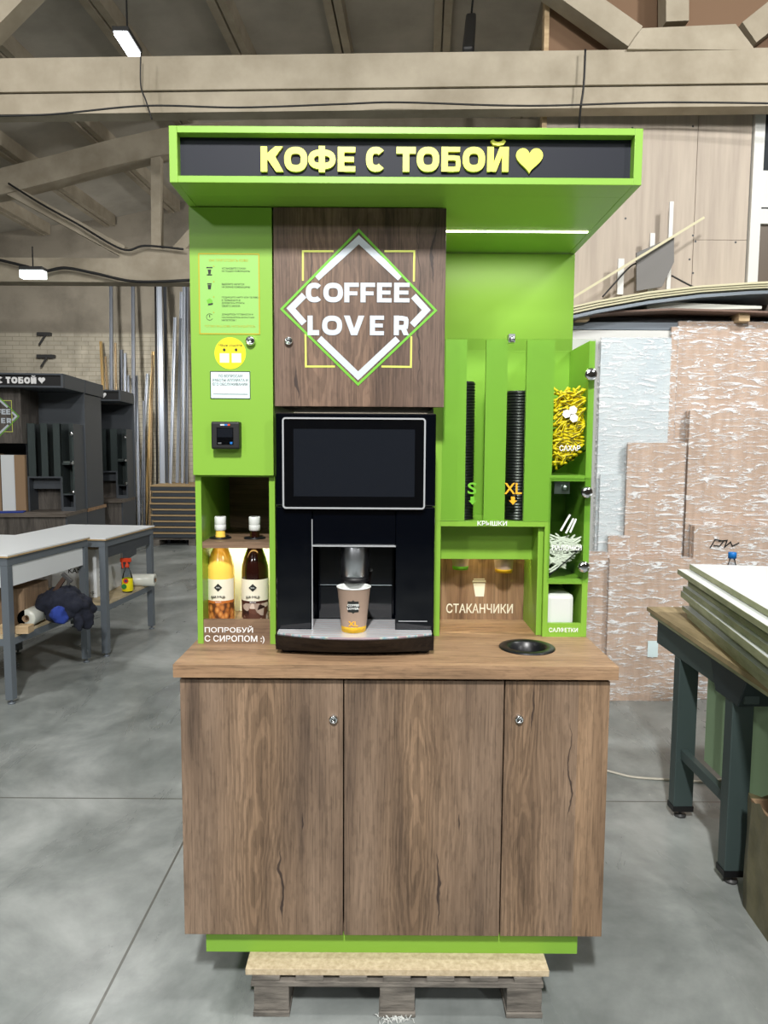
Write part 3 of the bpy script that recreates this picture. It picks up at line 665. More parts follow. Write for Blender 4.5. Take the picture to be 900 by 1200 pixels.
for (a, c) in (((657, 622), (668, 603)), ((663, 625), (672, 607.5)), ((668, 624), (675, 608))): b.stroke(pxpts([a, c], A), .006, A-.001, A)
b.build('stirrer_icon', 'white_t', ac2)
for kx, ky, rr in ((690, 439.5, .0195), (685.3, 576.5, .0185), (681.8, 663, .0185)):
    p = P(kx, ky, A); B().lathe((p.x, A, p.z), [(.007, 0), (.007, -.012), (rr*.9, -.014), (rr, -.018), (rr, -.026), (rr*.9, -.030), (rr*.4, -.031), (.0001, -.031)], 28, 0, 'y').build('knob', 'chrome', dc)
p = P(660, 571.5, 2.35); b = B(); b.box(p.x-.030, p.x+.020, 2.345, 2.352, p.z-.020, p.z+.020); b.lathe((p.x+.004, 2.345, p.z), [(.012, 0), (.012, -.010), (.0001, -.010)], 20, 0, 'y'); b.build('latch', 'steel', dc)
p = P(599.5, 397, FD-.006); b = B(); b.box(p.x-.010, p.x+.010, FD-.014, FD+.020, p.z-.012, p.z+.014); b.lathe((p.x, FD-.014, p.z-.002), [(.009, 0), (.009, -.006), (.0001, -.006)], 20, 0, 'y'); b.build('lock', 'steel', dc)
for z0_, z1_, nm in ((1.602, 1.678, 'sugar_ramp'), (1.262, 1.36, 'stirrer_ramp')):
    b = B(); b.hexa([(.547, FD+.004, z0_), (.656, FD+.004, z1_), (.656, 2.50, z1_), (.547, 2.50, z0_), (.547, FD+.004, z0_+.003), (.656, FD+.004, z1_+.003), (.656, 2.50, z1_+.003), (.547, 2.50, z0_+.003)])
    b.build(nm, 'acrylic' if nm[0:2] == 'su' else 'blackr', dc)
B().box(.20, .50, 2.452, 2.458, 1.391, 1.399).build('led_strip', 'led_w', dc)

# lids, cups, sachets, stirrers, napkins: every one on its own
lid_me = {}
def lid(r, x, y, z, which):
    if r not in lid_me:
        o = B().lathe((0, 0, 0), [(.0001, .007), (r*.80, .007), (r*.84, .0095), (r*.93, .0095), (r*.965, .008), (r*.985, .004), (r, .003), (r, .0005), (r*.96, 0)], 28).build('cup_lid', 'blackr'); lid_me[r] = o; COL.objects.unlink(o)
    o = lid_me[r].copy(); COL.objects.link(o); o.location = (x, y, z)
    return tag(o, which, 'cup lid', 'small black lids in the left slot' if r < .043 else 'large black lids in the right slot')
z = 1.447
xs = P(541, 560, 2.39).x; xl = P(606, 560, 2.395).x
i = 0
while z < 1.900: lid(.040, xs, 2.385, z, 'small black plastic cup lid stacked in the slot marked S'); z += .0097
z = 1.447
while z < 1.872: lid(.0455, xl, 2.392, z, 'large black plastic cup lid stacked in the slot marked XL'); z += .0097

def paper_cup(name, label, x, y, z, rb, rt, h, band, group=None, logo=True, size='XL'):
    r = thing(name, label, 'paper cup', (x, y, z), 0, group); fl = lambda t: rb+(rt-rb)*t
    c = B().lathe((x, y, z), [(.0001, .004), (rb*.9, .004), (rb, 0), (fl(.13), h*.13), (fl(.97), h*.97), (rt*1.0, h*.975), (rt*1.045, h*.985), (rt*1.045, h), (rt*.99, h*1.005), (rt*.96, h*.985), (fl(.4)*.94, h*.4), (rb*.9, .008), (.0001, .008)],
        48, 0, 'z', [1, 1, 1, 0, 0, 2, 2, 2, 2, 2, 2, 2]).build('cup_body', ['kraft', band, 'cupwhite'], r)
    if logo:
        b = B(); zc = z+h*.60; yf = y-fl(.60)-.0005; s_ = rb*.46
        # printed emblem laid on the cone
        def on(pts): return [(p[0], p[1]) for p in pts]
        def curved(pts, off, mi):
            zs_ = [p_[1] for p_ in pts]; zl, zh = min(zs_), max(zs_); nz, nx = 12, 10; q = []
            def span(zz):
                xs_ = []
                for i_ in range(len(pts)):
                    (xa, za), (xb, zb2) = pts[i_], pts[(i_+1) % len(pts)]
                    if abs(za-zb2) < 1e-9: continue
                    if min(za, zb2)-1e-9 <= zz <= max(za, zb2)+1e-9: xs_.append(xa+(xb-xa)*(zz-za)/(zb2-za))
                return min(xs_), max(xs_)
            for j_ in range(nz+1):
                zz = zl+(zh-zl)*j_/nz; xa, xb = span(zz)
                for i_ in range(nx+1):
                    R_ = fl((zz-z)/h)+off; a = (xa+(xb-xa)*i_/nx-x)/R_; q.append((x+R_*math.sin(a), y-R_*math.cos(a), zz))
            b.add(q, [(j_*(nx+1)+i_, j_*(nx+1)+i_+1, (j_+1)*(nx+1)+i_+1, (j_+1)*(nx+1)+i_) for j_ in range(nz) for i_ in range(nx)], mi)
        s2 = s_*1.12
        curved([(x-s2*1.12, zc), (x, zc+s2*1.12), (x+s2*1.12, zc), (x, zc-s2*1.12)], .0006, 0)
        curved([(x-s_, zc-s_), (x+s_, zc-s_), (x+s_, zc+s_), (x-s_, zc+s_)], .0004, 0)
        b.text('COFFEE', x-s_*1.02, x+s_*1.02, zc+s_*.12, zc+s_*.52, yf+.0005, .002, .02, 1); b.text('LOVER', x-s_*1.02, x+s_*1.02, zc-s_*.48, zc-s_*.08, yf+.0015, .002, .02, 1)
        b.text(size, x-rb*.40, x+rb*.40, z+h*.16, z+h*.27, y-fl(.2)+.0005, .002, .02, 2)
        b.build('print', ['ink', 'cupwhite', 'orange'], r)
    return r
# ------------------------------------------------------------------ coffee machine
cm = thing('coffee_machine', 'tall gloss black coffee machine with big touchscreen and chrome spout on the worktop', 'coffee machine', (-.087, 2.4, WT))
MX0, MX1, MF = -.326, .154, 2.13
RX0, RX1, RZ0, RZ1 = -.217, .036, 1.130, 1.387
b = B()
b.box(MX0, MX1, MF, 2.66, 1.508, 1.785); b.box(MX0, RX0, MF+.003, 2.66, 1.115, 1.506); b.box(RX1, MX1, MF+.003, 2.66, 1.115, 1.506)
b.box(RX0, RX1, MF+.006, 2.66, RZ1, 1.508); b.box(RX0, RX1, 2.30, 2.66, 1.115, RZ1)
b.build('housing', 'gloss', cm, .004)
b = B(); b.box(RX0+.006, RX1-.006, 2.262, 2.299, 1.24, RZ1); b.box(RX0+.006, RX1-.006, 2.268, 2.299, 1.126, 1.238); b.build('spout_back', 'gloss', cm, .003)
b = B(); b.box(RX0, RX1, MF-.004, MF+.006, RZ1-.002, RZ1+.002); b.box(RX0-.001, RX0+.0015, MF-.001, MF+.004, RZ0, RZ1+.08); b.box(RX1+.01, MX1-.02, MF+.0015, MF+.004, 1.155, 1.157); b.build('trim_strip', 'frame', cm)
x0, x1, z0, z1 = R4(331, 489.5, 498.5, 596.5, 2.118)
sc = B().box(x0+.002, x1-.002, 2.119, 2.131, z0+.002, z1-.002).build('touchscreen', 'screen', cm)
B().rframe(x0, x1, z0, z1, .0048, 2.114, 2.131, .010).build('screen_frame', 'frame', sc)
q = R4(344, 503, 486, 582, 2.118); B().box(q[0], q[1], 2.1185, 2.1195, q[2], q[3]).build('display', 'screen2', sc)
# base and drip tray with a bowed front
def bow(y_edge, y_mid, n=20, xa=MX0+.002, xb=MX1-.002):
    return [(xa+(xb-xa)*i/n, y_edge+(y_mid-y_edge)*(1-(2*i/n-1)**2)) for i in range(n+1)]
b = B(); lo = bow(2.10, 2.072); hi = bow(2.085, 2.028); n = len(lo)
vs = [(p[0], p[1], 1.075) for p in lo]+[(MX1-.002, 2.66, 1.075), (MX0+.002, 2.66, 1.075)]+[(p[0], p[1], 1.124) for p in hi]+[(MX1-.002, 2.66, 1.124), (MX0+.002, 2.66, 1.124)]
k = n+2; b.add(vs, [tuple(range(k)), tuple(range(2*k-1, k-1, -1))]+[(i, (i+1) % k, k+(i+1) % k, k+i) for i in range(k)]); b.build('base', 'gloss', cm)
for fx in (-.29, .12):
    for fy in (2.14, 2.60): B().lathe((fx, fy, WT), [(.0001, .0155), (.022, .0155), (.022, .002), (.020, 0), (.0001, 0)], 20).build('foot', 'blackm', cm)
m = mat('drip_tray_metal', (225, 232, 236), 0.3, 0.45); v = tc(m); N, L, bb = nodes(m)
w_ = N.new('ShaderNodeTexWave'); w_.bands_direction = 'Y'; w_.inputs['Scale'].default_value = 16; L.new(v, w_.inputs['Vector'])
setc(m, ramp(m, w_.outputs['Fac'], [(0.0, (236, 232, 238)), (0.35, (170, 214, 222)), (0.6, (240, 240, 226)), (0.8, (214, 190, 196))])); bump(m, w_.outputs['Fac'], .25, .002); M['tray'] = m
b = B(); hi2 = bow(2.092, 2.034, xa=MX0+.008, xb=MX1-.008); b.prism(hi2+[(MX1-.008, 2.128), (RX1, 2.128), (RX1, 2.262), (RX0, 2.262), (RX0, 2.128), (MX0+.008, 2.128)], 1.1245, 1.130, 'z'); b.build('drip_tray', 'tray', cm)
NX = P(415.7, 660, 2.18).x
sp = B().lathe((NX, 2.18, 0), [(.0001, 1.386), (.040, 1.386), (.0425, 1.380), (.0425, 1.290), (.040, 1.286), (.0001, 1.286)], 40).build('spout', 'steel', cm)
B().lathe((NX, 2.18, 0), [(.0001, 1.286), (.0435, 1.286), (.0435, 1.272), (.036, 1.268), (.0001, 1.268)], 40).build('spout_ring', 'blackm', sp)
paper_cup('paper_cup', 'large brown paper cup with yellow base band under the machine spout', P(414.6, 715, 2.12).x, 2.118, 1.1305, .0365, .0500, .136, 'cupyel')
for xp, band, sz, g in ((539.5, 'cupgrn', 'S', 'small'), (590.3, 'cupyel', 'XL', 'large')):
    big = sz == 'XL'; D_ = 2.50; xx = P(xp, 660, D_).x; z_ = P(xp, 672 if big else 668.5, D_-.03).z
    paper_cup('paper_cup', f'{g} brown paper cup poking from the {"right" if big else "left"} dispenser tube, {"yellow" if big else "green"} base band', xx, D_, z_, .030 if big else .0275, .040 if big else .036, .10, band, None, False, sz)

# sugar sachets
def sachet(nm, mt, L_, r):
    o = B().tube([(-L_/2, 0, 0), (-L_/2+.004, 0, 0), (L_/2-.004, 0, 0), (L_/2, 0, 0)], [r*.6, r, r, r*.6], 6, 0).add([(-.012, -r-.0004, -.0012), (.012, -r-.0004, -.0012), (.012, -r-.0004, .0012), (-.012, -r-.0004, .0012)], [(0, 1, 2, 3)], 1).build(nm, mt); COL.objects.unlink(o); return o
sug = sachet('sugar_sachet', ['sugar', 'sugar_k'], .050, .0046); rnd = random.Random(3)
cnt = 0
for layer in range(3):
    rows_ = 22; cols_ = 4
    for i in range(rows_):
        for j in range(cols_+1):
            x = .570+j*.0175+rnd.uniform(-.006, .006); z = 1.875-i*.0125+rnd.uniform(-.004, .004); y = FD+.012+layer*.014+rnd.uniform(-.003, .003)
            if z < 1.608+(x-.547)*.69+.004 or z > 1.872-layer*.0: continue
            a = rnd.gauss(.25, .55); h = abs(math.cos(a))*.025
            x = min(max(x, .550+h), .653-h)
            if z-abs(math.sin(a))*.025 < 1.603+(x-.547)*.69-.012: a = .69
            o = sug.copy(); COL.objects.link(o); o.location = (x, y, z); o.rotation_euler = (0, -a, rnd.uniform(-.1, .1)); cnt += 1
            tag(o, 'yellow sugar stick sachet heaped behind the clear front marked САХАР', 'sugar sachet', 'yellow sugar sachets in the column')
print('sachets', cnt)
st = sachet('wrapped_stirrer', ['stick', 'stick'], .060, .0034); cnt = 0
for layer in range(2):
    for i in range(15):
        for j in range(6):
            x = .562+j*.016+rnd.uniform(-.005, .005); z = 1.388-i*.0098+rnd.uniform(-.003, .003); y = FD+.012+layer*.012
            if z < 1.266+(x-.547)*.90+.004 or z > 1.392-abs(x-.59)*.15: continue
            a = rnd.choice([-1, 1])*rnd.uniform(.1, .7); h = abs(math.cos(a))*.03; x = min(max(x, .550+h), .653-h)
            o = st.copy(); COL.objects.link(o); o.location = (x, y, z); o.rotation_euler = (0, -a, 0); cnt += 1
            tag(o, 'white wrapped stirring stick heaped behind the clear door marked ПАЛОЧКИ', 'stirrer', 'white wrapped stirrers in the column')
print('stirrers', cnt)
b = B(); b.box(.549, .640, 2.345, 2.50, 1.062, 1.198); nk = b.build('napkin_stack', 'cupwhite', None, .014); recenter(nk, (.595, 2.42, 1.062)); tag(nk, 'block of white paper napkins in the lowest niche of the green column', 'napkins')

# ================================================================== DARK KIOSKS (left background)
def dark_kiosk(loc, rz, label, group, dx=0.66):
    r = thing('coffee_kiosk', label, 'kiosk', loc, rz, group)
    bd = lambda nm, b, mt, par=None, bv=0: b.build(nm, mt, par or r, bv, True)
    zb = -loc[2]
    b = B(); b.box(-.63, .61, .04, .69, .07, .875); bd('base_cabinet', b, 'oakg')
    b = B(); b.box(.61, .628, .04, .69, .07, .875); bd('side_panel', b, 'dgrey')
    b = B(); b.box(-.56, .55, .06, .64, zb, .07); bd('plinth', b, 'dgrey')
    b = B(); b.box(-.65, .63, 0, .70, .876, .914); bd('worktop', b, 'oakgx')
    b = B(); b.box(-.638, .644, 0, .03, 2.252, 2.27); b.box(-.638, .644, 0, .03, 2.382, 2.40); b.box(-.638, -.616, 0, .03, 2.27, 2.382); b.box(.622, .644, 0, .03, 2.27, 2.382); b.box(-.638, .644, .045, .70, 2.252, 2.40); h = bd('sign_canopy', b, 'dgrey')
    b = B(); b.box(-.616, .622, .030, .045, 2.27, 2.382); bd('black_panel', b, 'blackm', h)
    b = B(); xx = .40
    for ch, w in (('К', .062), ('О', .064), ('Ф', .075), ('Е', .049), (' ', .02), ('С', .053), (' ', .022), ('Т', .05), ('О', .064), ('Б', .054), ('О', .063), ('Й', .056), (' ', .012), ('♥', .073)):
        xx -= 0
    X_ = -.32
    for ch, w in (('К', .062), ('О', .064), ('Ф', .075), ('Е', .049), (' ', .02), ('С', .053), (' ', .022), ('Т', .05), ('О', .064), ('Б', .054), ('О', .063), ('Й', .056), (' ', .012), ('♥', .073)):
        if ch != ' ': glyph(b, ch, X_, 2.292, w-.003, .068, .020, .022, .030)
        X_ += w+(.006 if ch != ' ' else 0)
    bd('lettering', b, 'white_t', h)
    b = B(); b.box(-.639, -.392, .19, .69, 1.45, 2.25); b.box(-.639, -.621, .21, .69, .914, 1.45); b.box(-.41, -.392, .21, .69, .914, 1.45); bd('control_cabinet', b, 'dgrey')
    b = B(); b.box(-.388, .131, .19, .69, 1.665, 2.25); d = bd('upper_cabinet', b, 'oakg')
    b = B(); cx, cz = -.128, 1.955
    b.stroke([(cx, cz+.24), (cx+.235, cz), (cx, cz-.24), (cx-.235, cz)], .008, .187, .19, True, 0)
    for s_ in ([(cx-.12, cz+.095), (cx, cz+.21), (cx+.12, cz+.095)], [(cx+.165, cz+.045), (cx+.208, cz), (cx+.165, cz-.045)], [(cx-.165, cz+.045), (cx-.208, cz), (cx-.165, cz-.045)], [(cx-.12, cz-.095), (cx, cz-.21), (cx+.12, cz-.095)]): b.stroke(s_, .02, .187, .19, False, 1)
    b.rframe(cx-.165, cx+.165, cz-.17, cz+.17, .006, .1885, .19, 0, 2)
    gx = cx-.158
    for ch, w in zip('COFFEE', (.05, .055, .044, .044, .044, .044)): glyph(b, ch, gx, cz+.018, w, .058, .017, .186, .19, 1); gx += w+.005
    gx = cx-.152
    for ch, w in zip('LOVER', (.04, .055, .058, .042, .045)): glyph(b, ch, gx, cz-.076, w, .056, .016, .186, .19, 1); gx += w+.016
    bd('logo', b, ['green_txt', 'white_p', 'yellow_p'], d)
    b = B(); b.box(.12, .644, .67, .69, .914, 2.25); bd('back_panel', b, 'dgrey')
    b = B(); b.box(.119, .137, .32, .67, .914, 1.884); b.box(.479, .496, .32, .67, .914, 1.884); b.box(.607, .626, .32, .67, .914, 1.884)
    b.box(.123, .214, .32, .338, 1.30, 1.884); b.box(.276, .345, .32, .338, 1.30, 1.884); b.box(.407, .495, .32, .338, 1.30, 1.884)
    b.box(.137, .479, .32, .56, 1.282, 1.30); b.box(.137, .462, .43, .448, 1.157, 1.28); b.box(.462, .479, .34, .56, .914, 1.28)
    b.box(.496, .607, .322, .56, 1.432, 1.452); b.box(.496, .607, .322, .56, 1.092, 1.11); b.box(.496, .607, .32, .334, .914, .96); b.box(.496, .607, .56, .578, .914, 1.884)
    dd = bd('dispenser_cabinet', b, 'dgrey')
    b = B(); b.box(.137, .479, .50, .51, 1.30, 1.88); bd('slot_back', b, 'dgrey2', dd)
    b = B(); b.box(.137, .462, .56, .572, .914, 1.26); bd('niche_back', b, 'oakg', dd)
    b = B(); b.box(.137, .6255, .316, .319, 1.301, 1.888); b.box(.49, .6255, .316, .319, 1.10, 1.30); bd('acrylic_front', b, 'acrylic', dd)
    for kz in (1.77, 1.45, 1.13):
        b = B(); b.lathe((.612, .316, kz), [(.007, 0), (.007, -.012), (.019, -.016), (.019, -.028), (.0001, -.03)], 14, 0, 'y'); bd('knob', b, 'chrome', dd)
    b = B(); b.box(.50, .57, .345, .352, 1.43, 1.47); bd('latch', b, 'steel', dd)
    return r
rz = math.radians(5)
def corner_loc(px, py, D, lx, base, ly=0):
    c = P(px, py, D); return (c.x-(lx*math.cos(rz)-ly*math.sin(rz)), c.y-(lx*math.sin(rz)+ly*math.cos(rz)), base)
k1 = dark_kiosk(corner_loc(73.5, 440, 7.6, .644, .06), rz, 'nearer graphite grey coffee kiosk behind the left tables, lit white lettering', None)
k2 = copy_tree(k1); k2.location = corner_loc(157, 468, 10.35, .644, .06, .7); k2.rotation_euler.z = rz; k2['label'] = 'farther graphite grey coffee kiosk, mostly hidden behind the nearer one'
# cabinet standing back to back with the nearer kiosk
c = P(73.5, 440, 7.6); e = Vector((-math.sin(rz), math.cos(rz))); f_ = Vector((math.cos(rz), math.sin(rz)))
bb_ = thing('kiosk_carcass', 'graphite kiosk carcass standing back to back with the nearer grey kiosk', 'cabinet', (c.x+e.x*.72-f_.x*.016, c.y+e.y*.72-f_.y*.016, 0), rz)
b = B(); b.box(-1.2, 0, 0, .62, .95, 2.30); b.build('tall_cabinet', 'dgrey', bb_, 0, True)
b = B(); b.box(-1.2, 0, 0, .66, 0, .93); b.build('base_cabinet', 'dgrey', bb_, 0, True)
b = B(); b.box(-1.2, .01, 0, .70, .932, .968); b.build('worktop', 'oak_x', bb_, 0, True)
b = B(); b.box(-1.2, .016, 0, .68, 2.31, 2.46); b.build('sign_canopy', 'dgrey', bb_, 0, True)
# boards standing in the machine bay of the nearer kiosk
def in_k1(lx, ly, lz): return k1.matrix_basis @ Vector((lx, ly, lz))
for nm, lb, xa, xb, ya, h, mt in (('white_board', 'white board standing in the open bay of the nearer grey kiosk', -.15, .00, .30, .62, 'white_lam'), ('cardboard_box', 'tall brown cardboard box in the open bay of the nearer grey kiosk', .00, .11, .28, .62, 'card'), ('cardboard_box', 'brown cardboard box at the left of the open bay of the nearer grey kiosk', -.38, -.16, .30, .63, 'card')):
    b = B(); b.box(0, xb-xa, 0, .12, 0, h); b.box(.003, xb-xa-.003, .003, .117, h-.012, h+.002)
    o = b.build(nm, mt, None, .002); o.location = in_k1(xa, ya, .915); o.rotation_euler = (0, 0, rz); tag(o, lb, 'box' if 'box' in nm else 'board')
b = B(); b.box(0, .26, 0, .18, 0, .012); o = b.build('paper_pad', 'jblue', None, .002); o.location = in_k1(-.10, .03, .915); o.rotation_euler = (0, 0, rz+.2); tag(o, 'blue paper pad lying on the worktop of the nearer grey kiosk', 'pad')

# ================================================================== LEFT TABLES
def steel_table(A, Bk, W, ztop, zsh, label, apron=True):
    """A = near right corner, Bk = far right corner (x,y), W = width to the left"""
    A, Bk = Vector(A), Vector(Bk); d = (Bk-A); Ln = d.length; ang = math.atan2(d.y, d.x)-PI/2
    r = thing('steel_table', label, 'table', (A.x, A.y, 0), ang)
    def bd(nm, b, mt, par=None, bv=0): return b.build(nm, mt, par or r, bv, True)
    t = .05
    tp = bd('tabletop', B().box(-W-.01, .012, -.01, Ln+.01, ztop-.018, ztop), 'white_lam')
    bd('edge_band', B().box(-W-.012, .014, -.012, Ln+.012, ztop-.019, ztop-.009), 'ply_edge', tp)
    for nm, z, w in (('top_frame', ztop-.021, .052), ('shelf_frame', zsh-.02, .045)):
        b = B(); b.box(-W, 0, 0, t, z-w, z); b.box(-W, 0, Ln-t, Ln, z-w, z); b.box(-t, 0, t, Ln-t, z-w, z); b.box(-W, -W+t, t, Ln-t, z-w, z)
        if nm == 'shelf_frame': b = B(); b.box(-W+t, -t, 0, .03, z-w, z); b.box(-W+t, -t, Ln-.03, Ln, z-w, z); b.box(-.03, 0, t, Ln-t, z-w, z); b.box(-W, -W+.03, t, Ln-t, z-w, z)
        bd(nm, b, 'metal_g')
    bd('shelf', B().box(-W+.003, -.003, .003, Ln-.003, zsh-.019, zsh), 'shelf_ply')
    for lx in (-W, -t):
        for ly in (0, Ln-t):
            b = B(); b.box(lx, lx+t, ly, ly+t, .03, ztop-.074); b.lathe((lx+t/2, ly+t/2, 0), [(.0001, .03), (.008, .03), (.008, .010), (.024, .008), (.024, 0), (.0001, 0)], 14); bd('leg', b, 'metal_g')
    return r, bd, Ln
tA = P(15, 826, z=0); tB = P(105, 776, z=0)
t1, bd, Ln1 = steel_table((tA.x+.0, tA.y), (tB.x, tB.y+.03), 1.5, .990, .455, 'nearer white-topped steel table with drawer front and lower shelf, left edge')
bd('drawer_front', B().box(-1.4, -.054, .004, .022, .775, .912), 'white_lam'); bd('side_board', B().box(-.030, -.012, .054, Ln1-.056, .775, .915), 'white_lam')
tC = P(126.5, 770, z=0); tD = P(182, 736, z=0)
t2, bd, Ln2 = steel_table((tC.x, tC.y), (tD.x, tD.y), .80, .965, .44, 'farther white-topped steel table behind the nearer one, spray bottle on its shelf')
bd('side_board', B().box(-.030, -.012, .054, Ln2-.056, .80, .89), 'dgrey')
ZS1, ZS2 = .456, .441
# things on the shelves
def cbox(px0, py0, px1, py1, D, dep, mt, name, label, cat, z0=None, rz_=0, bv=.003):
    x0, x1, z0_, z1 = R4(px0, py0, px1, py1, D); z0_ = z0 if z0 is not None else z0_
    b = B(); b.box(x0, x1, D, D+dep, z0_, z1); o = b.build(name, mt, None, bv); recenter(o, ((x0+x1)/2, D+dep/2, z0_)); o.rotation_euler = (0, 0, rz_); return tag(o, label, cat)
cbox(-8, 690, 29, 735, 4.75, .35, wood('corrugated_board', (120, 100, 78), (140, 116, 92), (152, 128, 104), 'Z', 2, False), 'cardboard_box', 'brown cardboard box on the lower shelf at the left edge', 'box', ZS1)
for i, (a, bq, c, d_) in enumerate(((0, 732, 8, 741), (17, 734, 33, 744))):
    cbox(a, bq, c, d_, 4.58, .08, 'timber', 'wood_block', ('small wood offcut at the left edge of the nearer table shelf', 'small wood offcut beside the leg on the nearer table shelf')[i], 'wood offcut', ZS1)
p = P(42, 716, 4.85); r = thing('film_roll', 'short roll of clear stretch film on the nearer table shelf', 'roll', (p.x, p.y, ZS1))
B().lathe((p.x-.02, 4.85, ZS1+.062), [(.024, -.10), (.060, -.10), (.062, -.09), (.062, .15), (.024, .15), (.024, -.10)], 28, 0, 'y').build('film', 'film_r', r); B().lathe((p.x-.02, 4.85, ZS1+.062), [(.024, -.105), (.018, -.105), (.018, .15), (.024, .15)], 20, 0, 'y').build('core', 'card', r)
# jacket: crumpled heap with a sleeve hanging over the edge
def heap(pts, name, mt, label=None, seed=1, parent=None):
    """lumpy cloth from overlapping ellipsoids, remeshed into one skin"""
    bm = bmesh.new()
    for (c, s_) in pts:
        bmesh.ops.create_icosphere(bm, subdivisions=2, radius=1, matrix=Matrix.Translation(c) @ Matrix.Diagonal((*s_, 1)))
    me = bpy.data.meshes.new(name); bm.to_mesh(me); bm.free(); me.materials.append(M[mt]); o = bpy.data.objects.new(name, me); COL.objects.link(o)
    md = o.modifiers.new('remesh', 'REMESH'); md.mode = 'VOXEL'; md.voxel_size = .012; md.use_smooth_shade = True
    tx = bpy.data.textures.new(name, 'CLOUDS'); tx.noise_scale = .07; tx.noise_depth = 3
    dm = o.modifiers.new('folds', 'DISPLACE'); dm.texture = tx; dm.strength = .07; dm.texture_coords = 'GLOBAL'; dm.mid_level = .5
    return o
pj = [P(a, c, D) for a, c, D in ((62, 706, 4.95), (76, 702, 5.0), (88, 708, 5.0), (98, 714, 5.05), (70, 720, 4.9), (101, 726, 5.0), (93, 730, 4.92))]
jk = heap([(pj[0], (.11, .12, .09)), (pj[1], (.12, .13, .10)), (pj[2], (.11, .13, .08)), (pj[3], (.08, .12, .06)), (pj[4], (.10, .10, .05)), (pj[5], (.05, .05, .07)), (pj[6], (.035, .035, .07))], 'crumpled_jacket', 'jacket')
tag(jk, 'dark navy jacket crumpled on the nearer table shelf, sleeve hanging off the edge', 'jacket')
p = P(68, 720, 4.80); hb = heap([(p, (.055, .06, .06)), (p+Vector((.02, 0, -.03)), (.05, .05, .03))], 'blue_rag', 'jblue'); tag(hb, 'bright blue cloth tucked against the navy jacket', 'cloth')
p = P(38, 694, 5.1); hb = heap([(p, (.05, .06, .03))], 'red_rag', 'red'); tag(hb, 'small red cloth behind the film roll on the shelf', 'cloth')
a, c = P(60, 699, 4.95), P(77, 675, 4.95); r = thing('clamp', 'old brown wood and steel clamp sticking up out of the jacket', 'clamp', a)
B().bar(a, c, .022, .030).build('handle', mat('brown_varnished_wood', (66, 48, 38), .5), r, .003)
B().bar(P(73, 672, 4.95), P(84, 682, 4.95), .024, .026).bar(P(81, 678, 4.95), P(80, 686, 4.95), .018, .02).build('jaw', 'metal_d', r, .003)
# white carton with print
r = thing('white_carton', 'large white printed carton on the table shelf, black letters KAN', 'carton', (-2.5, 5.9, ZS2))
x0, x1, z0, z1 = R4(84, 645, 113, 700, 5.80); cx0 = P(60, 660, 5.80).x; cx1 = x1
B().box(cx0, cx1, 5.80, 6.35, ZS2, .845).build('box_body', 'white_lam', r, .004)
b = B(); q = R4(80, 666, 96, 671.5, 5.80); b.text('KAN', q[0], q[1], q[2], q[3], 5.80, .001, .02); b.build('lettering', 'ink', r); b = B(); q = R4(92, 693, 112, 697.5, 5.80); b.text('□ ▲ ☂', q[0], q[1], q[2], q[3], 5.80, .001, .02)
for i in range(7):
    zz = .52+i*.04; b.box(cx1, cx1+.001, 5.86+.0*i, 5.86+.06, zz, zz+.008); b.box(cx1, cx1+.001, 5.98, 6.03, zz, zz+.008)
b.build('print', 'ink', r)
# spray bottle
p = P(149.5, 688, 6.05); px_, py_ = p.x, 6.05; r = thing('spray_bottle', 'clear spray bottle with orange trigger and colourful label on the farther shelf', 'spray bottle', (px_, py_, ZS2))
b = B(); W_ = .046
for za, wa in (): pass
b.lathe((px_, py_, ZS2), [(.0001, 0), (.040, 0), (.046, .01), (.044, .12), (.036, .16), (.020, .20), (.016, .215), (.0001, .215)], 24); b.build('bottle_body', 'bottle_g', r)
b = B(); b.lathe((px_, py_, ZS2), [(.046, .012), (.0475, .014), (.0455, .12), (.044, .122)], 24); b.build('label', ['sticker_y'], r)
b = B(); b.disc((px_+.004, ZS2+.105), .022, py_-.052, py_-.047, 20, 0); b.disc((px_-.012, ZS2+.055), .022, py_-.051, py_-.046, 20, 1); b.disc((px_+.006, ZS2+.105), .010, py_-.053, py_-.05, 16, 2); b.build('print', ['red', mat('leaf_green_print', (40, 130, 60), .5), 'jblue'], r)
b = B(); b.lathe((px_, py_, ZS2), [(.0001, .215), (.018, .215), (.018, .24), (.010, .245), (.010, .27), (.0001, .27)], 16); b.box(px_-.055, px_+.035, py_-.014, py_+.014, ZS2+.262, ZS2+.295); b.prism([(px_-.050, ZS2+.262), (px_-.036, ZS2+.262), (px_-.030, ZS2+.21), (px_-.040, ZS2+.205)], py_-.008, py_+.008); b.build('trigger', 'red', r, .003)
p = P(170, 675, 6.35); r = thing('film_roll', 'wide roll of clear stretch film lying at the far end of the farther shelf', 'roll', (p.x, 6.35, ZS2))
B().lathe((p.x, 6.32, ZS2+.055), [(.020, -.13), (.054, -.13), (.055, -.12), (.055, .10), (.020, .10), (.020, -.13)], 28, 0, 'x').build('film', 'film_r', r); B().lathe((p.x, 6.32, ZS2+.055), [(.020, -.14), (.015, -.14), (.015, .105), (.020, .105)], 20, 0, 'x').build('core', 'card', r)
for i, (a, c) in enumerate(((122, 693), (131, 688), (140, 683))):
    p = P(a, c, z=ZS2); o = B().box(-.05, .05, -.02, .02, 0, .012).build('plastic_bag_scrap', 'film_r', None, .003); o.location = (p.x, p.y, ZS2); o.rotation_euler = (0, 0, .4*i); tag(o, ('small clear plastic scrap beside the white carton on the farther shelf', 'small clear plastic scrap in the middle of the farther shelf', 'small clear plastic scrap next to the spray bottle')[i], 'scrap')
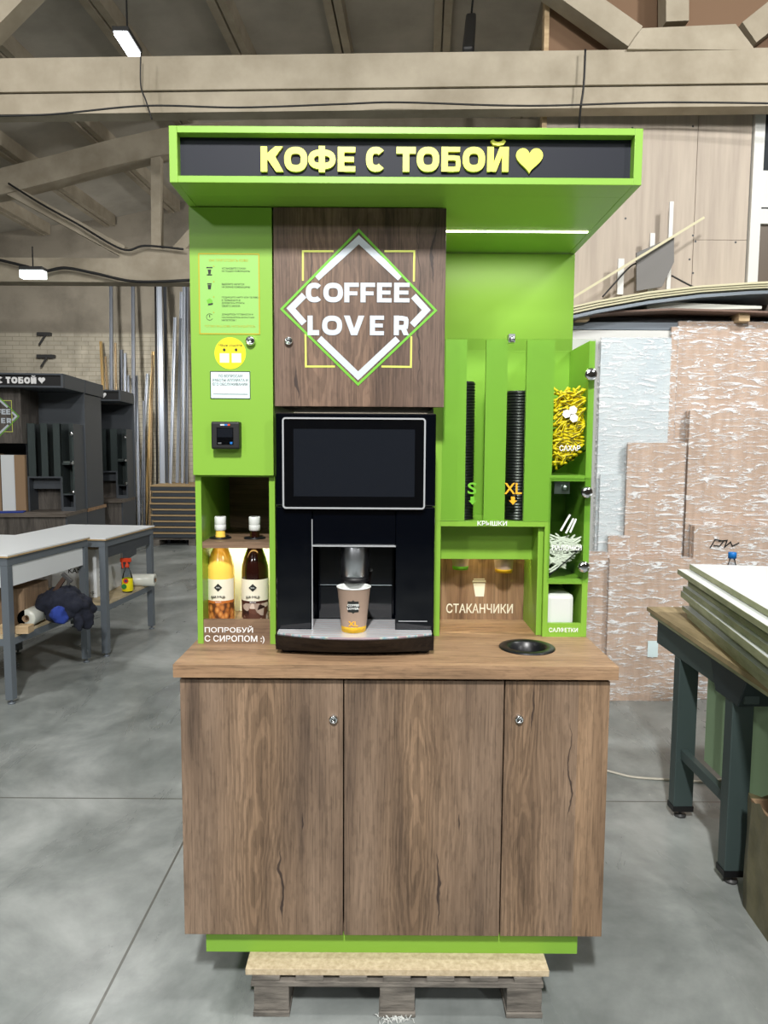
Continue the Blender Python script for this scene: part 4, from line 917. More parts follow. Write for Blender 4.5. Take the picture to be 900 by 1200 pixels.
# ================================================================== RIGHT SIDE: wrapped stacks
def wrapped(px0, py0, px1, py1, D, th, base, label, group=None, layers=4, zb=None, edge_l=True, lean=0.0):
    x0, x1, z0, z1 = R4(px0, py0, px1, py1, D); z0 = zb if zb is not None else z0
    r = thing('wrapped_board_stack', label, 'wrapped boards', ((x0+x1)/2, D+th/2, z0), 0, group)
    b = B(); t = th/layers
    for i in range(layers):
        s_ = .004*((i*7) % 3); b.box(x0+s_, x1-s_, D+i*t, D+(i+1)*t-.002, z0, z1-s_)
    b.build('boards', base, r)
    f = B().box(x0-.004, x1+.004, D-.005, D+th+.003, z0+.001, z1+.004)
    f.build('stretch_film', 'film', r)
    return r
wrapped(712, 655, 812, 819, 4.66, .08, 'wrapboard', 'large film-wrapped beige board stack on the floor right of the worktop, white sticker on it', zb=0.001)
q = R4(759, 751, 771, 770, 4.654); B().box(q[0], q[1], 4.653, 4.6545, q[2], q[3]).build('paper_label', 'sticker_w', bpy.data.objects['wrapped_board_stack'])
wrapped(686, 648, 711, 790, 4.70, .08, 'wrapboard', 'narrow film-wrapped board stack on the floor just right of the green column', zb=0.001)
wrapped(733, 519, 800, 690, 4.752, .05, 'wrapboard', 'narrow tall film-wrapped beige board stack behind the large low one', layers=3, zb=0.001)
wrapped(712, 628, 736, 700, 4.746, .05, 'wrapboard', 'short film-wrapped board stack peeking up left of the narrow tall one', layers=3, zb=0.001)
wrapped(811, 617, 940, 760, 4.70, .08, 'wrapboard', 'film-wrapped beige board stack behind the bench with black handwriting', zb=0.001)
b = B()
for s_ in ([(832, 642), (838, 632), (848, 634), (843, 640), (836, 639)], [(842, 634), (852, 633), (849, 641), (856, 635), (858, 640), (866, 636)]): b.stroke(pxpts(s_, 4.694), .006, 4.690, 4.694)
o = b.build('handwriting', 'ink'); o.parent = bpy.data.objects['wrapped_board_stack.004']; o.matrix_parent_inverse = Matrix.Translation(-wloc(o.parent))
wrapped(806, 481, 940, 620, 4.79, .07, 'wrapboard', 'wide film-wrapped board stack under the tallest brown one at the right edge', zb=0.001)
wrapped(791, 377, 940, 600, 4.87, .10, 'wrapboard', 'tallest film-wrapped beige board stack at the right, below the rack', zb=0.001)
wrapped(783, 383, 790.5, 600, 4.86, .10, 'wrapboard', 'thin film-wrapped edge-on stack left of the tallest beige one', layers=5, zb=0.001)
wrapped(701, 396, 782, 640, 4.82, .05, 'wrapwhite', 'pale blue film-wrapped board stack directly right of the green kiosk', layers=3, zb=0.001)
wrapped(702, 556, 731, 660, 4.79, .025, 'wrapwhite', 'small pale film-wrapped stack in front of the pale blue one', layers=2, zb=0.001)
cbox(660, 387, 782, 700, 4.885, .02, 'pvc', 'cream_board', 'large cream board showing above and left of the pale blue wrapped stack', 'board', .001, bv=.002)

# storage rack with long boards
rk = thing('storage_rack', 'steel rack beams above the wrapped stacks carrying long boards and timber', 'rack', (2.0, 4.95, 0))
x0, x1, z0, z1 = R4(655, 379, 930, 386, 4.86); B().box(1.22, 3.1, 4.885, 4.93, z0, z1+.01).build('beam', 'metal_g', rk)
x0, x1, za, zb_ = R4(655, 361, 930, 366, 4.86); RZ = P(700, 386, 4.88).z
for xx in (1.18, 3.05): B().box(xx, xx+.05, 5.04, 5.09, 0, RZ+.3).build('upright', 'metal_d', rk)
def long_board(pts, w, h, mt, name, label, cat, D0=4.72, D1=5.12, group=None):
    """bent board: py polyline at its top edge"""
    b = B(); n = len(pts)
    tp = [P(a, c, D0) for a, c in pts]
    vs = []
    for p in tp: vs += [(p.x, D0, p.z-h), (p.x, D0, p.z), (p.x, D1, p.z), (p.x, D1, p.z-h)]
    fs = [(0, 1, 2, 3), tuple(4*(n-1)+k for k in (3, 2, 1, 0))]
    for i in range(n-1):
        for k in range(4): fs.append((i*4+k, i*4+(k+1) % 4, (i+1)*4+(k+1) % 4, (i+1)*4+k))
    b.add(vs, fs); o = b.build(name, mt); recenter(o, tp[0]); return tag(o, label, cat, group)
M['pale_long'] = mat('pale_yellow_board', (196, 190, 158), .6)
for i in range(3):
    long_board([(655, 362+i*3.4), (700, 352+i*3.2), (760, 341.5+i*3), (820, 334.5+i*2.8), (880, 330.5+i*2.7), (940, 328+i*2.6)], .4, .013, 'pale_long', 'long_board', ('topmost pale bent long board lying on the rack', 'middle pale bent long board lying on the rack', 'lowest pale bent long board of the three on the rack')[i], 'board', 4.72+.01*i, 5.10)
long_board([(655, 373), (700, 363), (760, 352.5), (820, 345), (880, 341), (940, 339)], .4, .02, 'metal_g', 'grey_board', 'grey bent panel under the three pale long boards on the rack', 'board')
long_board([(655, 370.5), (720, 364), (790, 361), (860, 363), (940, 366)], .3, .012, mat('brown_veneer_board', (120, 96, 84), .6), 'veneer_board', 'thin brown board sagging across the rack gap', 'board', 4.76, 5.06)
cbox(676, 370, 691, 379, 4.80, .25, 'timber', 'timber_block', 'pale timber spacer block on the rack beam near the green kiosk', 'timber', RZ+.045)
cbox(866, 364, 879, 376, 4.80, .25, 'timber', 'timber_block', 'orange-brown timber spacer block on the rack at the right', 'timber', RZ+.045)
cbox(672, 372, 905, 378.5, 4.90, .05, 'blackm', 'dark_profile', 'long black profile lying flat on the rack beam', 'profile', RZ+.045)
b = B(); a, c = P(752, 358, 4.90), P(884, 362, 4.90); b.hexa([(a.x, 4.80, a.z-.05), (c.x, 4.80, c.z-.02), (c.x, 5.0, c.z-.02), (a.x, 5.0, a.z-.05), (a.x, 4.80, a.z+.01), (c.x, 4.80, c.z), (c.x, 5.0, c.z), (a.x, 5.0, a.z+.02)]); o = b.build('wrapped_plank', 'film_r', None, .004); recenter(o, a); tag(o, 'plastic-wrapped plank lying on the rack under the bent boards', 'plank')
# offcuts standing above the boards
b = B(); b.prism(pxpts([(746, 341), (746, 296), (790, 277), (790, 307), (776, 336)], 4.95), 4.95, 4.966); o = b.build('board_offcut', ['greybrd'], None, .001); recenter(o, P(765, 340, 4.95)); tag(o, 'dark grey board offcut with pointed corner standing on the rack', 'board')
for a, c, nm, lb in (((783, 282), (786.5, 236), 'white_strip', 'tall white plastic strip standing up behind the grey board offcut'), ((761, 296), (765.5, 273), 'white_strip', 'short white plastic strip standing behind the sloping stick'), ((724, 345), (730, 303), 'white_strip', 'faint white plastic strip standing left of the grey board offcut')):
    q = R4(a[0], c[1], c[0]+1, 345, 5.02); o = B().box(q[0], q[1], 5.02, 5.035, q[2], q[3]).build(nm, 'pvc'); recenter(o, (q[0], 5.02, q[2])); tag(o, lb, 'strip')
o = B().bar(P(668, 351, 4.85), P(825, 255, 4.93), .014, .016).build('wooden_stick', 'pale_long', None, .001); recenter(o, P(668, 350, 4.9)); tag(o, 'long thin pale stick sloping up to the right above the rack', 'stick')
def cable(pts, r, mt, name, label, cat='cable', n=8):
    pts = [Vector(p) for p in pts]; out = []
    for i in range(len(pts)-1):
        p0, p1, p2, p3 = pts[max(i-1, 0)], pts[i], pts[i+1], pts[min(i+2, len(pts)-1)]
        for k in range(n):
            t = k/n; out.append(.5*((2*p1)+(-p0+p2)*t+(2*p0-5*p1+4*p2-p3)*t*t+(-p0+3*p1-3*p2+p3)*t**3))
    out.append(pts[-1]); o = B().tube(out, r, 6).build(name, mt); recenter(o, pts[0]); return tag(o, label, cat)
cable([P(706, 348, 4.93), P(722, 330, 4.93), P(738, 313, 4.95), P(750, 307, 4.97), P(758, 308, 4.98)], .006, 'cable_b', 'black_cable', 'short black cable looping up beside the grey board offcut')
cable([P(787, 323, 4.93), P(800, 330, 4.93), P(812, 336, 4.93), P(846, 352, 4.93)], .006, 'cable_b', 'black_cable', 'thin black cable crossing the rack right of the grey offcut')
cable([P(700, 900, z=.006), P(722, 906, z=.006), P(745, 911, z=.006), P(790, 914, z=.006), P(826, 916, z=.006), P(850, 913, z=.006)], .006, 'cable_w', 'white_cable', 'thin white cable lying across the floor behind the green bench legs')

# ================================================================== RIGHT WORKBENCH
wb = thing('workbench', 'dark green steel workbench with thick worn plank top at the right edge', 'workbench', (1.8, 2.7, 0))
TT = .904; cN = P(758, 711, z=TT); cF = P(900, 805, z=TT)
def tx(y): return cN.x+(cF.x-cN.x)*(y-cN.y)/(cF.y-cN.y)
Yb, Yf = cN.y, 1.75
b = B(); b.hexa([(tx(Yf)+.01, Yf, TT-.040), (2.5, Yf, TT-.040), (2.5, Yb-.02, TT-.040), (tx(Yb)+.01, Yb-.02, TT-.040), (tx(Yf)+.01, Yf, TT-.021), (2.5, Yf, TT-.021), (2.5, Yb-.02, TT-.021), (tx(Yb)+.01, Yb-.02, TT-.021)])
b.build('lower_plank', 'mdf', wb)
b = B(); b.hexa([(tx(Yf), Yf, TT-.020), (2.5, Yf, TT-.020), (2.5, Yb, TT-.020), (tx(Yb), Yb, TT-.020), (tx(Yf), Yf, TT), (2.5, Yf, TT), (2.5, Yb, TT), (tx(Yb), Yb, TT)])
b.build('top_plank', 'bench_top', wb)
LX = 1.335
B().box(LX, LX+.055, 2.55, Yb-.10, TT-.155, TT-.041).build('apron', 'teal', wb)
B().box(LX+.02, 2.4, Yb-.20, Yb-.14, TT-.15, TT-.041).build('apron', 'teal', wb)
B().hexa([(LX-.01, 2.58, TT-.175), (LX+.13, 2.58, TT-.175), (LX+.13, 2.76, TT-.175), (LX-.01, 2.76, TT-.175), (LX-.02, 2.50, TT-.041), (LX+.16, 2.50, TT-.041), (LX+.16, 2.80, TT-.041), (LX-.02, 2.80, TT-.041)]).build('bracket', mat('dark_slate_steel', (38, 48, 52), .5), wb, .004)
def foot_leg(px0, px1, pyf, D):
    x0, x1, _, _ = R4(px0, pyf-30, px1, pyf, D); zt = TT-.156
    lg_ = B().box(x0, x1, D, D+.06, .035, zt).build('leg', 'teal', wb, .003)
    b = B(); xm = (x0+x1)/2; b.lathe((xm, D+.03, 0), [(.0001, .04), (.007, .04), (.007, .012), (.026, .010), (.026, 0), (.0001, 0)], 14); b.build('levelling_foot', 'metal_d', lg_)
    B().box(x0-.003, x1+.003, D-.003, D+.063, .035, .060).build('leg_shoe', 'blackm', lg_)
    return x0, x1
foot_leg(789.5, 812, 955, 3.12); foot_leg(849, 874, 1033, 2.62)
B().box(LX+.02, LX+.05, 2.68, 3.12, .285, .330).build('brace', 'teal', wb, .002)
B().box(1.545, 1.56, 2.2, Yb-.2, .20, TT-.042).build('side_panel', 'sage', wb)
B().box(1.555, 2.2, Yb-.22, Yb-.205, .20, TT-.042).build('side_panel', 'sage', wb)
# board stack on the bench
ang = math.radians(8.9); R2 = Matrix.Rotation(ang*-1, 4, 'Z')
lay = [(0, .030, 0, 0), (.034, .018, -.02, .015), (.055, .026, .01, .01), (.098, .028, -.035, .0), (.128, .022, -.03, -.01), (.153, .022, -.012, -.02), (.184, .014, .005, .03), (.204, .022, -.05, .01), (.230, .022, .0, .0)]
c0 = P(808, 661, z=1.157)
for i, (zz, t, dx, dy) in enumerate(lay):
    b = B(); b.box(0, 1.1, -1.5, 0, 0, t, 0)
    b.box(.0015, 1.0985, -1.4985, -.0015, t, t+.0012, 1)
    o = b.build('laminated_board', ['mdf', 'white_lam'], None); o.location = (c0.x+dx, c0.y+dy, TT+.001+zz); o.rotation_euler = (0, 0, -ang+.006*((i*5) % 3-1))
    tag(o, ['lowest board of the white-faced stack on the green bench', 'second board from the bottom of the stack on the green bench', 'third board from the bottom of the stack on the green bench', 'fourth board from the bottom of the stack on the green bench', 'middle board, fifth from the bottom, of the stack on the green bench', 'fourth board from the top of the stack on the green bench', 'thin third board from the top of the stack on the green bench', 'second board from the top, jutting left, of the stack on the green bench', 'topmost white-faced board of the stack on the green bench'][i], 'board', 'white-faced boards stacked on the bench')
# water bottle
p = P(858, 655, 3.40); r = thing('water_bottle', 'clear plastic bottle with bright blue cap behind the board stack', 'bottle', (p.x, 3.40, TT))
zt = P(858, 647, 3.40).z
B().lathe((p.x, 3.40, TT), [(.0001, 0), (.030, 0), (.033, .01), (.033, .17), (.030, .20), (.015, .245), (.013, zt-TT-.03), (.0001, zt-TT-.03)], 24).build('bottle_body', 'bottle_g', r)
B().lathe((p.x, 3.40, zt), [(.0001, 0), (.017, 0), (.019, -.003), (.019, -.030), (.0001, -.030)], 24).build('cap', 'blue', r)
# cardboard box with film
bx_ = thing('cardboard_box', 'open cardboard box wrapped in dusty plastic at the lower right edge', 'box', (1.505, 2.33, 0), -.06)
b = B(); H_ = .42
b.box(-.17, .25, -.17, -.16, 0, H_); b.box(-.17, .25, .14, .15, 0, H_); b.box(-.17, -.16, -.16, .14, 0, H_); b.box(.24, .25, -.16, .14, 0, H_); b.box(-.16, .24, -.16, .14, .0, .01); b.build('box_body', 'card', bx_, .002, True)
b = B(); rn = random.Random(5); nn = 40; per = []
for i in range(nn):
    t = i/nn*4; s_ = int(t); u = t-s_; cx_, cy_ = [(-.175+.43*u, -.176), (.256, -.176+.332*u), (.256-.43*u, .156), (-.175, .156-.332*u)][s_]; per.append((cx_, cy_))
hs = [0, .1, .2, .3, H_-.01, H_+.012]; vs = []
for j, h in enumerate(hs):
    for (cx_, cy_) in per: vs.append((cx_+rn.uniform(-.007, .003)*(1 if j else 0), cy_+rn.uniform(-.006, .004)*(1 if j else 0), h+(rn.uniform(-.015, .015) if j == 5 else 0)))
fs = [(j*nn+i, j*nn+(i+1) % nn, (j+1)*nn+(i+1) % nn, (j+1)*nn+i) for j in range(len(hs)-1) for i in range(nn)]
M['dusty'] = noisy('dusty_olive_film', (92, 88, 62), (126, 120, 90), 8, .35, (1, 1, 1), .5)
b.add(vs, fs, 0, True); b.build('plastic_wrap', 'dusty', bx_, 0, True)

# ================================================================== SHEET STACK (far left) and profiles
Dk = 12.2; g0 = P(177, 643, Dk)
pz = thing('wooden_pallet', 'far wooden pallet under the dark sheet stack at the back', 'pallet', (g0.x+.7, Dk+.6, 0))
for xx in (g0.x+.02, g0.x+.65, g0.x+1.3): B().box(xx, xx+.12, Dk+.02, Dk+1.1, 0, .10).build('block', 'pallet', pz)
B().box(g0.x, g0.x+1.45, Dk+.02, Dk+1.1, .10, .13).build('deck', 'pallet', pz)
ztop = P(200, 568, Dk).z; nS = 9; hS = (ztop-.14)/nS
for i in range(nS):
    b = B(); j = ((i*37) % 5)*.012; z_ = .135+i*hS
    b.box(g0.x-.0+j, g0.x+1.5, Dk, Dk+1.15, z_+.006, z_+hS-.030, 0); b.box(g0.x-.01+j, g0.x+1.5, Dk-.01, Dk+1.15, z_+hS-.0295, z_+hS-.003, 1)
    o = b.build('sheet_bundle', ['dgrey', 'ply_edge']); recenter(o, (g0.x, Dk, z_)); tag(o, f'{["lowest", "second from the bottom", "third from the bottom", "fourth from the bottom", "middle", "fourth from the top", "third from the top", "second from the top", "topmost"][i]} dark sheet bundle in the stack on the far pallet', 'board', 'dark sheet bundles on the far pallet')
prof = [  # base px,py  top px,py  width m, material, phrase
 ((131, 520), (130.5, 320), .055, 'alu_d', 'grey metal profile leaning on the back wall, leftmost tall one'),
 ((157.5, 560), (156, 315), .060, 'alu_d', 'tall grey metal profile on the back wall, second of the tall ones'),
 ((191, 568), (186.5, 318), .095, 'alu', 'thick bluish metal profile leaning just left of the kiosk'),
 ((196, 568), (193.5, 318), .050, 'alu_d', 'dark grey profile touching the thick bluish one'),
 ((184.5, 566), (182.5, 330), .028, 'blackm', 'thin black profile left of the thick bluish one'),
 ((200, 567), (205.5, 372), .050, 'alu', 'white metal profile leaning slightly right beside the kiosk'),
 ((208, 567), (213, 342), .055, 'alu', 'silver metal profile nearest but one to the green kiosk'),
 ((214, 567), (216, 330), .045, 'alu', 'silver metal profile third from the green kiosk'),
 ((219, 567), (219.5, 325), .050, 'alu_d', 'grey metal profile next to the green kiosk edge'),
 ((172.5, 583), (180, 412), .050, 'brass', 'long brass-coloured profile leaning right in front of the silver ones'),
 ((176.5, 583), (179, 416), .030, 'timber', 'narrow wooden batten beside the brass-coloured profile'),
 ((166, 583), (173, 438), .045, 'alu', 'silver profile leaning right beside the brass-coloured one'),
 ((163, 583), (160, 440), .045, 'alu', 'silver profile leaning left with its foot by the brass one'),
 ((169.5, 583), (169, 470), .040, 'alu_d', 'short grey profile between the silver and brass ones'),
 ((122, 470), (118.5, 400), .045, 'brass', 'short brass-coloured profile at the far left of the leaning row'),
 ((127, 480), (124, 418), .030, 'timber', 'short brown batten at the left of the leaning row'),
 ((137, 480), (135.5, 402), .030, 'timber', 'thin brown batten among the short silver profiles'),
 ((142, 480), (142.5, 410), .055, 'alu_d', 'short dark grey profile above the far kiosk'),
 ((147, 480), (147, 414), .040, 'alu', 'short pale profile right of the short dark grey one'),
 ((151, 480), (151, 440), .040, 'alu', 'short white profile, lowest top of the leaning row'),
]
for i, (a, c, w, mt, lb) in enumerate(prof):
    D0 = 12.75+.05*((i*5) % 8); D1 = 13.2+.04*((i*5) % 8)
    if a[1] < 530: D0 += .15
    pa, pc = P(a[0], a[1], D0), P(c[0], c[1], D1); t = (0.002-pa.z)/(pc.z-pa.z); pa = pa+(pc-pa)*t
    w2 = w*.35; b = B(); b.bar(pa, pc, w, .012, 0, (0, 1, 0)); d_ = (pc-pa).normalized()
    for sgn in (-1, 1): b.bar(pa+Vector((sgn*(w/2-.004), -.018, 0)), pc+Vector((sgn*(w/2-.004), -.018, 0)), .008, .028, 0, (0, 1, 0))
    o = b.build('metal_profile' if mt not in ('timber',) else 'wooden_batten', mt); recenter(o, pa); tag(o, lb, 'profile' if mt != 'timber' else 'batten')

# ================================================================== THE HALL
fl = B().box(-14, 9, -9, 14, -.05, 0).build('floor', 'floor'); struct(fl)
wbk = B().box(-14, 9, 13.6, 13.8, 0, 9).build('wall_back', 'brick'); struct(wbk)
wl_ = B().box(-14.2, -14, -9, 13.8, 0, 9).build('wall_left', 'concrete_far'); struct(wl_)
# plywood partition on the right
WY = 5.14
gx0 = P(639, 200, WY).x; gz = P(800, 126, 5.0).z; gx1 = P(879, 200, WY).x
seams = [gx0, P(812, 300, WY).x, gx1]; zs = [0, P(845, 281, WY).z, gz+.25]
b = B()
b.box(seams[0], seams[1]-.003, WY, WY+.02, 0, zs[2]); b.box(seams[1]+.001, seams[2], WY, WY+.02, 0, zs[1]-.003); b.box(seams[1]+.001, seams[2], WY, WY+.02, zs[1], zs[2])
for sx_, sy_ in ((741, 150), (812, 148), (733, 256), (812, 276), (862, 284), (808, 304), (812, 320), (815, 283)):
    p = P(sx_, sy_, WY); b.disc((p.x, p.z), .008, WY-.001, WY, 8, 1)
w = b.build('wall_right', ['plywall', 'metal_d']); struct(w)
struct(B().box(gx0-.035, gx0-.002, WY-.02, WY+.05, 0, 6.3).build('trim_1', 'timber'))
struct(B().box(gx0, 4.6, WY+.01, WY+.03, gz+.26, 6.8).build('wall_upper', 'brown_b'))
struct(B().box(gx1-.0, 4.6, WY+.021, WY+.03, 0, gz+.25).build('wall_backing', 'brown_b'))
# window right edge
wn = B(); q = R4(880, 118, 960, 262, WY-.02)
wx0 = P(880, 200, WY).x; zbar = P(890, 255, WY).z
wn.box(wx0, wx0+.07, WY-.03, WY+.02, zbar-1.0, gz+.2); wn.box(wx0+.07, wx0+1.2, WY-.03, WY+.02, zbar-.05, zbar+.05); wn.box(wx0+.07, wx0+1.2, WY-.03, WY+.02, zbar-1.0, zbar-.93)
wo = wn.build('window_1', 'pvc'); struct(wo)
M['wglass'] = mat('dusty_window_pane', (52, 56, 60), .12); M['wglass2'] = mat('brown_window_pane', (92, 80, 68), .4)
o = B().box(wx0+.07, wx0+1.2, WY-.005, WY+.0, zbar+.05, gz+.2).build('pane', 'wglass', wo); o = B().box(wx0+.07, wx0+1.2, WY-.005, WY, zbar-.93, zbar-.05).build('pane', 'wglass2', wo)
for z_ in (.60,): 
    q = R4(888, 200, 905, 243, WY-.006); B().box(q[0], q[1], WY-.008, WY-.005, q[2], q[3]).build('window_notice', 'pvc', wo)
# near truss (bottom chord with a raised node at the right)
def slope_y(x): return 5.0-.036*x
def chord(name, y_fn, xs, zb, zt, th, mt, chamfer=None):
    b = B()
    for i in range(len(xs)-1):
        xa, xb = xs[i], xs[i+1]; ya, yb = y_fn(xa), y_fn(xb); za0, zb0 = zb(xa), zb(xb); za1, zb1 = zt(xa), zt(xb)
        b.hexa([(xa, ya, za0), (xb, yb, zb0), (xb, yb+th, zb0), (xa, ya+th, za0), (xa, ya, za1), (xb, yb, zb1), (xb, yb+th, zb1), (xa, ya+th, za1)])
    return b
zb5 = P(450, 129, 5.0).z; zt5 = P(450, 64, 5.0).z; zc5 = P(450, 104, 5.0).z
b = chord('x', lambda x: slope_y(x)-.02, [-9, 4.7], lambda x: zc5, lambda x: zt5, .16, 'concrete')
b2 = chord('x', lambda x: slope_y(x), [-9, 4.7], lambda x: zb5, lambda x: zc5-.006, .12, 'concrete'); b.add(b2.v, b2.f)
yn = slope_y(2.3)-.021
b.prism([(P(735, 66, yn).x, zt5-.01), (P(752, 38, yn).x, P(752, 33, yn).z), (P(862, 32, yn).x, P(862, 28, yn).z), (P(885, 60, yn).x, zt5-.01)], yn, yn+.16)
struct(b.build('trim_2', 'concrete'), 'concrete bottom beam of the nearer roof truss')
b = B(); yn -= .0
b.bar(P(628, -30, yn+.1), P(741, 50, yn+.1), .155, .14, 0, (0, 1, 0)); b.bar(P(789, -30, yn+.1), P(789, 32, yn+.1), .15, .14, 0, (0, 1, 0)); b.bar(P(960, -25, yn+.1), P(872, 45, yn+.1), .16, .14, 0, (0, 1, 0)); b.bar(P(-40, 62, yn+.1), P(52, -32, yn+.1), .15, .14, 0, (0, 1, 0))
struct(b.build('trim_3', 'concrete'), 'concrete diagonals of the nearer roof truss')
# far truss
b = B(); YT = 9.9
za, zb_ = P(200, 331, YT).z, P(200, 303, YT).z; b.box(-12, 4, YT, YT+.25, za, zb_)
top = [(-60, 208), (0, 197), (60, 182), (120, 166), (180, 152), (215, 146), (300, 140), (450, 136), (640, 140)]
for i in range(len(top)-1):
    a, c = P(*top[i], YT), P(*top[i+1], YT); t_ = .34
    b.hexa([(a.x, YT, a.z-t_), (c.x, YT, c.z-t_), (c.x, YT+.25, c.z-t_), (a.x, YT+.25, a.z-t_), (a.x, YT, a.z), (c.x, YT, c.z), (c.x, YT+.25, c.z), (a.x, YT+.25, a.z)])
b.bar(P(184, 166, YT+.1), P(184.5, 296, YT+.1), .13, .13, 0, (0, 1, 0)); b.bar(P(-30, 200, YT+.1), P(146, 296, YT+.1), .15, .14, 0, (0, 1, 0)); b.bar(P(208, 296, YT+.1), P(330, 160, YT+.1), .14, .14, 0, (0, 1, 0))
b.prism([(P(138, 300, YT).x, zb_-.01), (P(143, 291, YT).x, P(143, 291, YT).z), (P(220, 291, YT).x, P(220, 291, YT).z), (P(228, 300, YT).x, zb_-.01)], YT+.02, YT+.2)
struct(b.build('trim_4', 'concrete'), 'concrete far roof truss with post and diagonals')
# ceiling: sloping slabs with ribs running along the hall
ZC = [(-14, 4.9), (-8, 5.55), (-5, 5.95), (-3.2, 6.35), (-1.5, 6.6), (0, 6.7), (1.5, 6.7), (5, 6.5), (9, 6.0)]
def zc_at(x):
    for (x0, z0), (x1, z1) in zip(ZC, ZC[1:]):
        if x0 <= x <= x1: return z0+(z1-z0)*(x-x0)/(x1-x0)
b = B()
for (x0, z0), (x1, z1) in zip(ZC, ZC[1:]):
    b.hexa([(x0, -9, z0), (x1, -9, z1), (x1, 13.6, z1), (x0, 13.6, z0), (x0, -9, z0+.12), (x1, -9, z1+.12), (x1, 13.6, z1+.12), (x0, 13.6, z0+.12)])
struct(b.build('ceiling', 'slab'))
b = B(); sk = math.tan(math.radians(3.2))
for k in range(-9, 5):
    x7 = -.62+k*1.2
    pa = Vector((x7-sk*3, 4.6, 0)); pb = Vector((x7+sk*6, 13.5, 0))
    xm = (pa.x+pb.x)/2; z = min(zc_at(pa.x), zc_at(pb.x))
    for off in (-.055, .055):
        a = pa+Vector((off, 0, zc_at(pa.x+off)-.09)); c = pb+Vector((off, 0, zc_at(pb.x+off)-.09)); b.bar(a, c, .09, .20)
struct(b.build('trim_5', 'concrete'), 'pairs of ceiling slab ribs')
# pipes, brackets, stains' hardware on back wall
cable([P(-20, 136, 4.95), P(60, 134, 4.93), P(170, 124, 4.92), P(280, 126, 4.92), P(400, 122, 4.92), P(470, 120, 4.92), P(620, 124, 4.87), P(780, 120, 4.86), P(960, 122, 4.8)], .006, 'cable_b', 'beam_cable', 'thin cable drooping along the underside of the nearer concrete beam')
cable([P(165, 62, 4.93), P(165, 100, 4.93), P(171, 118, 4.93), P(178, 140, 4.95)], .005, 'cable_b', 'beam_cable', 'thin cable crossing the nearer beam above the left of the sign')
cable([P(686, 58, 4.88), P(684, 100, 4.88), P(680, 130, 4.9), P(678, 165, 5.05)], .007, 'cable_b', 'beam_cable', 'black cable hanging across the beam above the right of the sign')
cable([P(-20, 300, 9.8), P(30, 312, 9.8), P(50, 318, 9.8), P(76, 314, 9.8), P(110, 320, 9.8), P(160, 330, 9.8), P(230, 328, 9.8)], .02, 'cable_b', 'beam_cable', 'dark cable sagging along the far concrete beam')
cable([P(10, 215, 9.8), P(50, 240, 9.8), P(90, 262, 9.8), P(143, 292, 9.8), P(170, 288, 9.8), P(215, 292, 9.8)], .015, 'cable_b', 'beam_cable', 'dark cable following the sloping member of the far truss')
for a, c, lb in (((53, 392), .12, 'upper'), ((55, 418), .16, 'lower')):
    p = P(a[0], a[1], 13.58); o = B().box(p.x-c, p.x+c, 13.50, 13.60, p.z-.03, p.z+.03).bar((p.x+.05, 13.5, p.z), (p.x-.08, 13.5, p.z-.2), .03).build('wall_bracket', 'metal_d'); recenter(o, p); tag(o, f'{lb} rusty bracket fixed on the back wall above the grey kiosk', 'bracket')
# lamps
def tube_lamp(px, py, D, L_, ang, label, lit=True, drop=1.0, r=.06, pitch=0, hh=.5, dm='lamp'):
    p = P(px, py, D); t = thing('hanging_lamp', label, 'lamp', p)
    d = Vector((math.cos(ang)*math.cos(pitch), math.sin(ang)*math.cos(pitch), math.sin(pitch))); a, c = p-d*L_/2, p+d*L_/2
    b = B(); zz = Vector((0, 0, r*(.35+hh/2))); b.bar(a+zz, c+zz, r*2.4, r*.7); b.build('housing', 'metal_d', t, .005)
    B().bar(a, c, r*1.9, r*hh, 0).build('diffuser', dm if lit else 'metal_d', t, .005)
    B().bar(p+Vector((0, 0, r)), p+Vector((0, 0, drop)), .012).build('suspension_rod', 'cable_b', t)
    return p
p1_ = tube_lamp(149.5, 52, 6.7, .36, 1.57, 'lit linear lamp hanging below the ceiling at upper left', True, 1.0)
p2_ = tube_lamp(39, 322, 9.3, .30, .0, 'lit lamp glowing under the far concrete beam at the left', True, .35, .06, 0, 1.6, 'lamp_far')
pd = P(547, 42, 7.0); t = thing('unlit_lamp', 'unlit grey tubular lamp hanging beside the brown boards at the top', 'lamp', pd)
B().bar(P(548.5, 62, 6.4), P(552, 22, 7.4), .10, .10).build('housing', 'metal_d', t, .02); B().tube([P(552, 22, 7.4), P(555, -10, 7.3)], .01, 6).build('suspension_rod', 'cable_b', t)
# litter under the pallet edge
rn = random.Random(4)
b = B()
for i in range(60):
    p = P(460+rn.gauss(0, 9), 1193+rn.gauss(0, 2.5), z=.004); a = rn.uniform(0, 6.3); L_ = rn.uniform(.006, .02)
    b.tube([(p.x, p.y, .003), (p.x+L_*math.cos(a)*.6, p.y+L_*math.sin(a)*.6, .006+rn.uniform(0, .006)), (p.x+L_*math.cos(a), p.y+L_*math.sin(a), .003)], .0011, 4)
o = b.build('plastic_shavings', 'cupwhite'); recenter(o, P(460, 1193, z=0)); tag(o, 'small tangle of white plastic shavings on the floor under the pallet front', 'shavings', None, 'stuff')

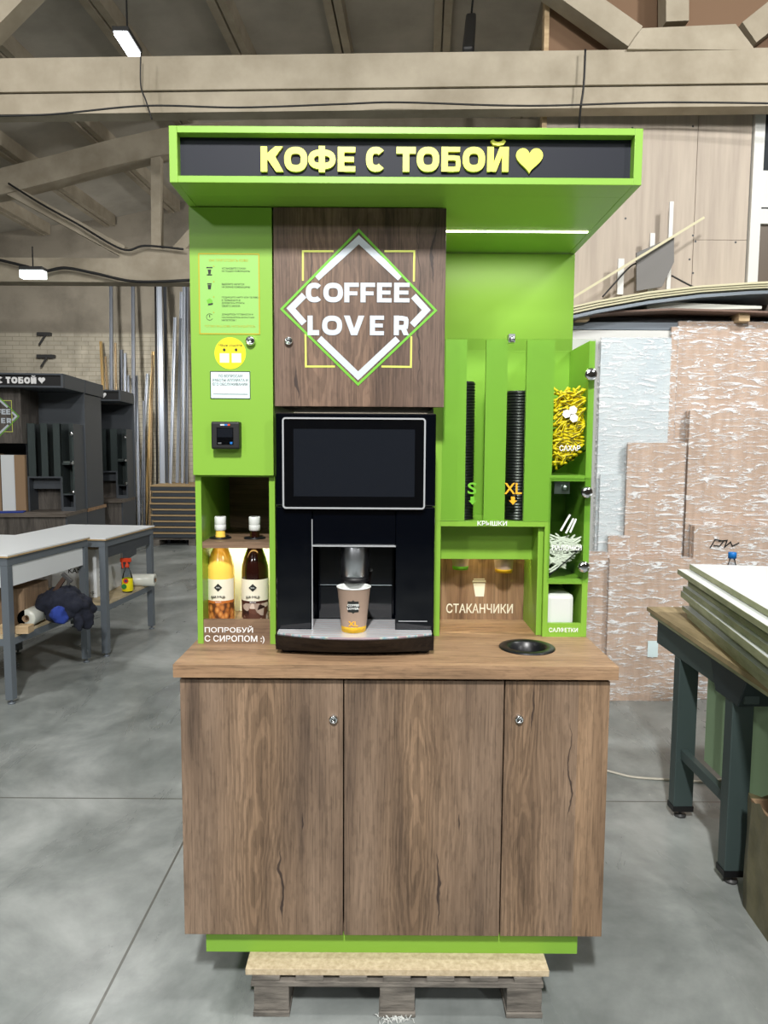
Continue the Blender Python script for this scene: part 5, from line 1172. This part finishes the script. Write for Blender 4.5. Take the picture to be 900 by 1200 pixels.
# ================================================================== LIGHT
struct(B().box(-14, 9, -9.2, -9, 0, 7.4).build('wall_front', 'concrete_far')); struct(B().box(9, 9.2, -9, 13.8, 0, 7.4).build('wall_side', 'concrete_far'))
def area(name, loc, target, size, power, colr=(1, 1, 1), sy=None):
    l = bpy.data.lights.new(name, 'AREA'); l.energy = power; l.color = colr; l.size = size
    if sy: l.shape = 'RECTANGLE'; l.size_y = sy
    o = bpy.data.objects.new(name, l); COL.objects.link(o); o.location = loc
    o.rotation_euler = (Vector(target)-Vector(loc)).to_track_quat('-Z', 'Y').to_euler(); return o
W_ = (1.0, .99, .965)
K_ = .62
for loc, tg_, pw in (((-.2, -1.7, 5.0), (0, 1.5, 0), 700), ((4.2, -4.0, 5.0), (0, 2, 1.2), 210), ((-3.9, -6.5, 5.0), (0, 2, 1.2), 210), ((.8, -6.5, 5.0), (0, 2, 1), 70),
                     ((3.4, 1.6, 5.0), (2.4, 4.6, .9), 270), ((-3.2, 2.6, 4.9), (-3.2, 3.4, 0), 150), ((-3.0, 7.2, 5.0), (-3.2, 8.2, 0), 120),
                     ((-4.8, 10.5, 3.9), (-5.0, 13.5, 2.2), 120), ((1.0, 9.5, 4.8), (-1, 13, 2), 220)):
    area('hall_lamp', loc, tg_, .25, pw*K_, W_, .5)
area('led_strip_light', (.43, 2.42, 2.394), (.43, 2.42, 0), .46, 3.6, (1, .96, .80), .01)
area('led_strip_light', (.35, 2.475, 1.388), (.35, 2.50, 1.0), .28, .9, (1, .78, .48), .01)
area('led_strip_light', (-.465, 2.36, 1.362), (-.465, 2.50, 1.1), .19, .75, (1, .92, .70), .02)
wd = bpy.data.worlds.new('hall_air'); scene.world = wd; wd.use_nodes = True
bg = wd.node_tree.nodes['Background']; bg.inputs[0].default_value = (.93, .96, 1.0, 1); bg.inputs[1].default_value = .2
vs_ = scene.view_settings; vs_.view_transform = 'Standard'; vs_.look = 'None'; vs_.exposure = -0.1; vs_.gamma = 1; vs_.use_curve_mapping = False
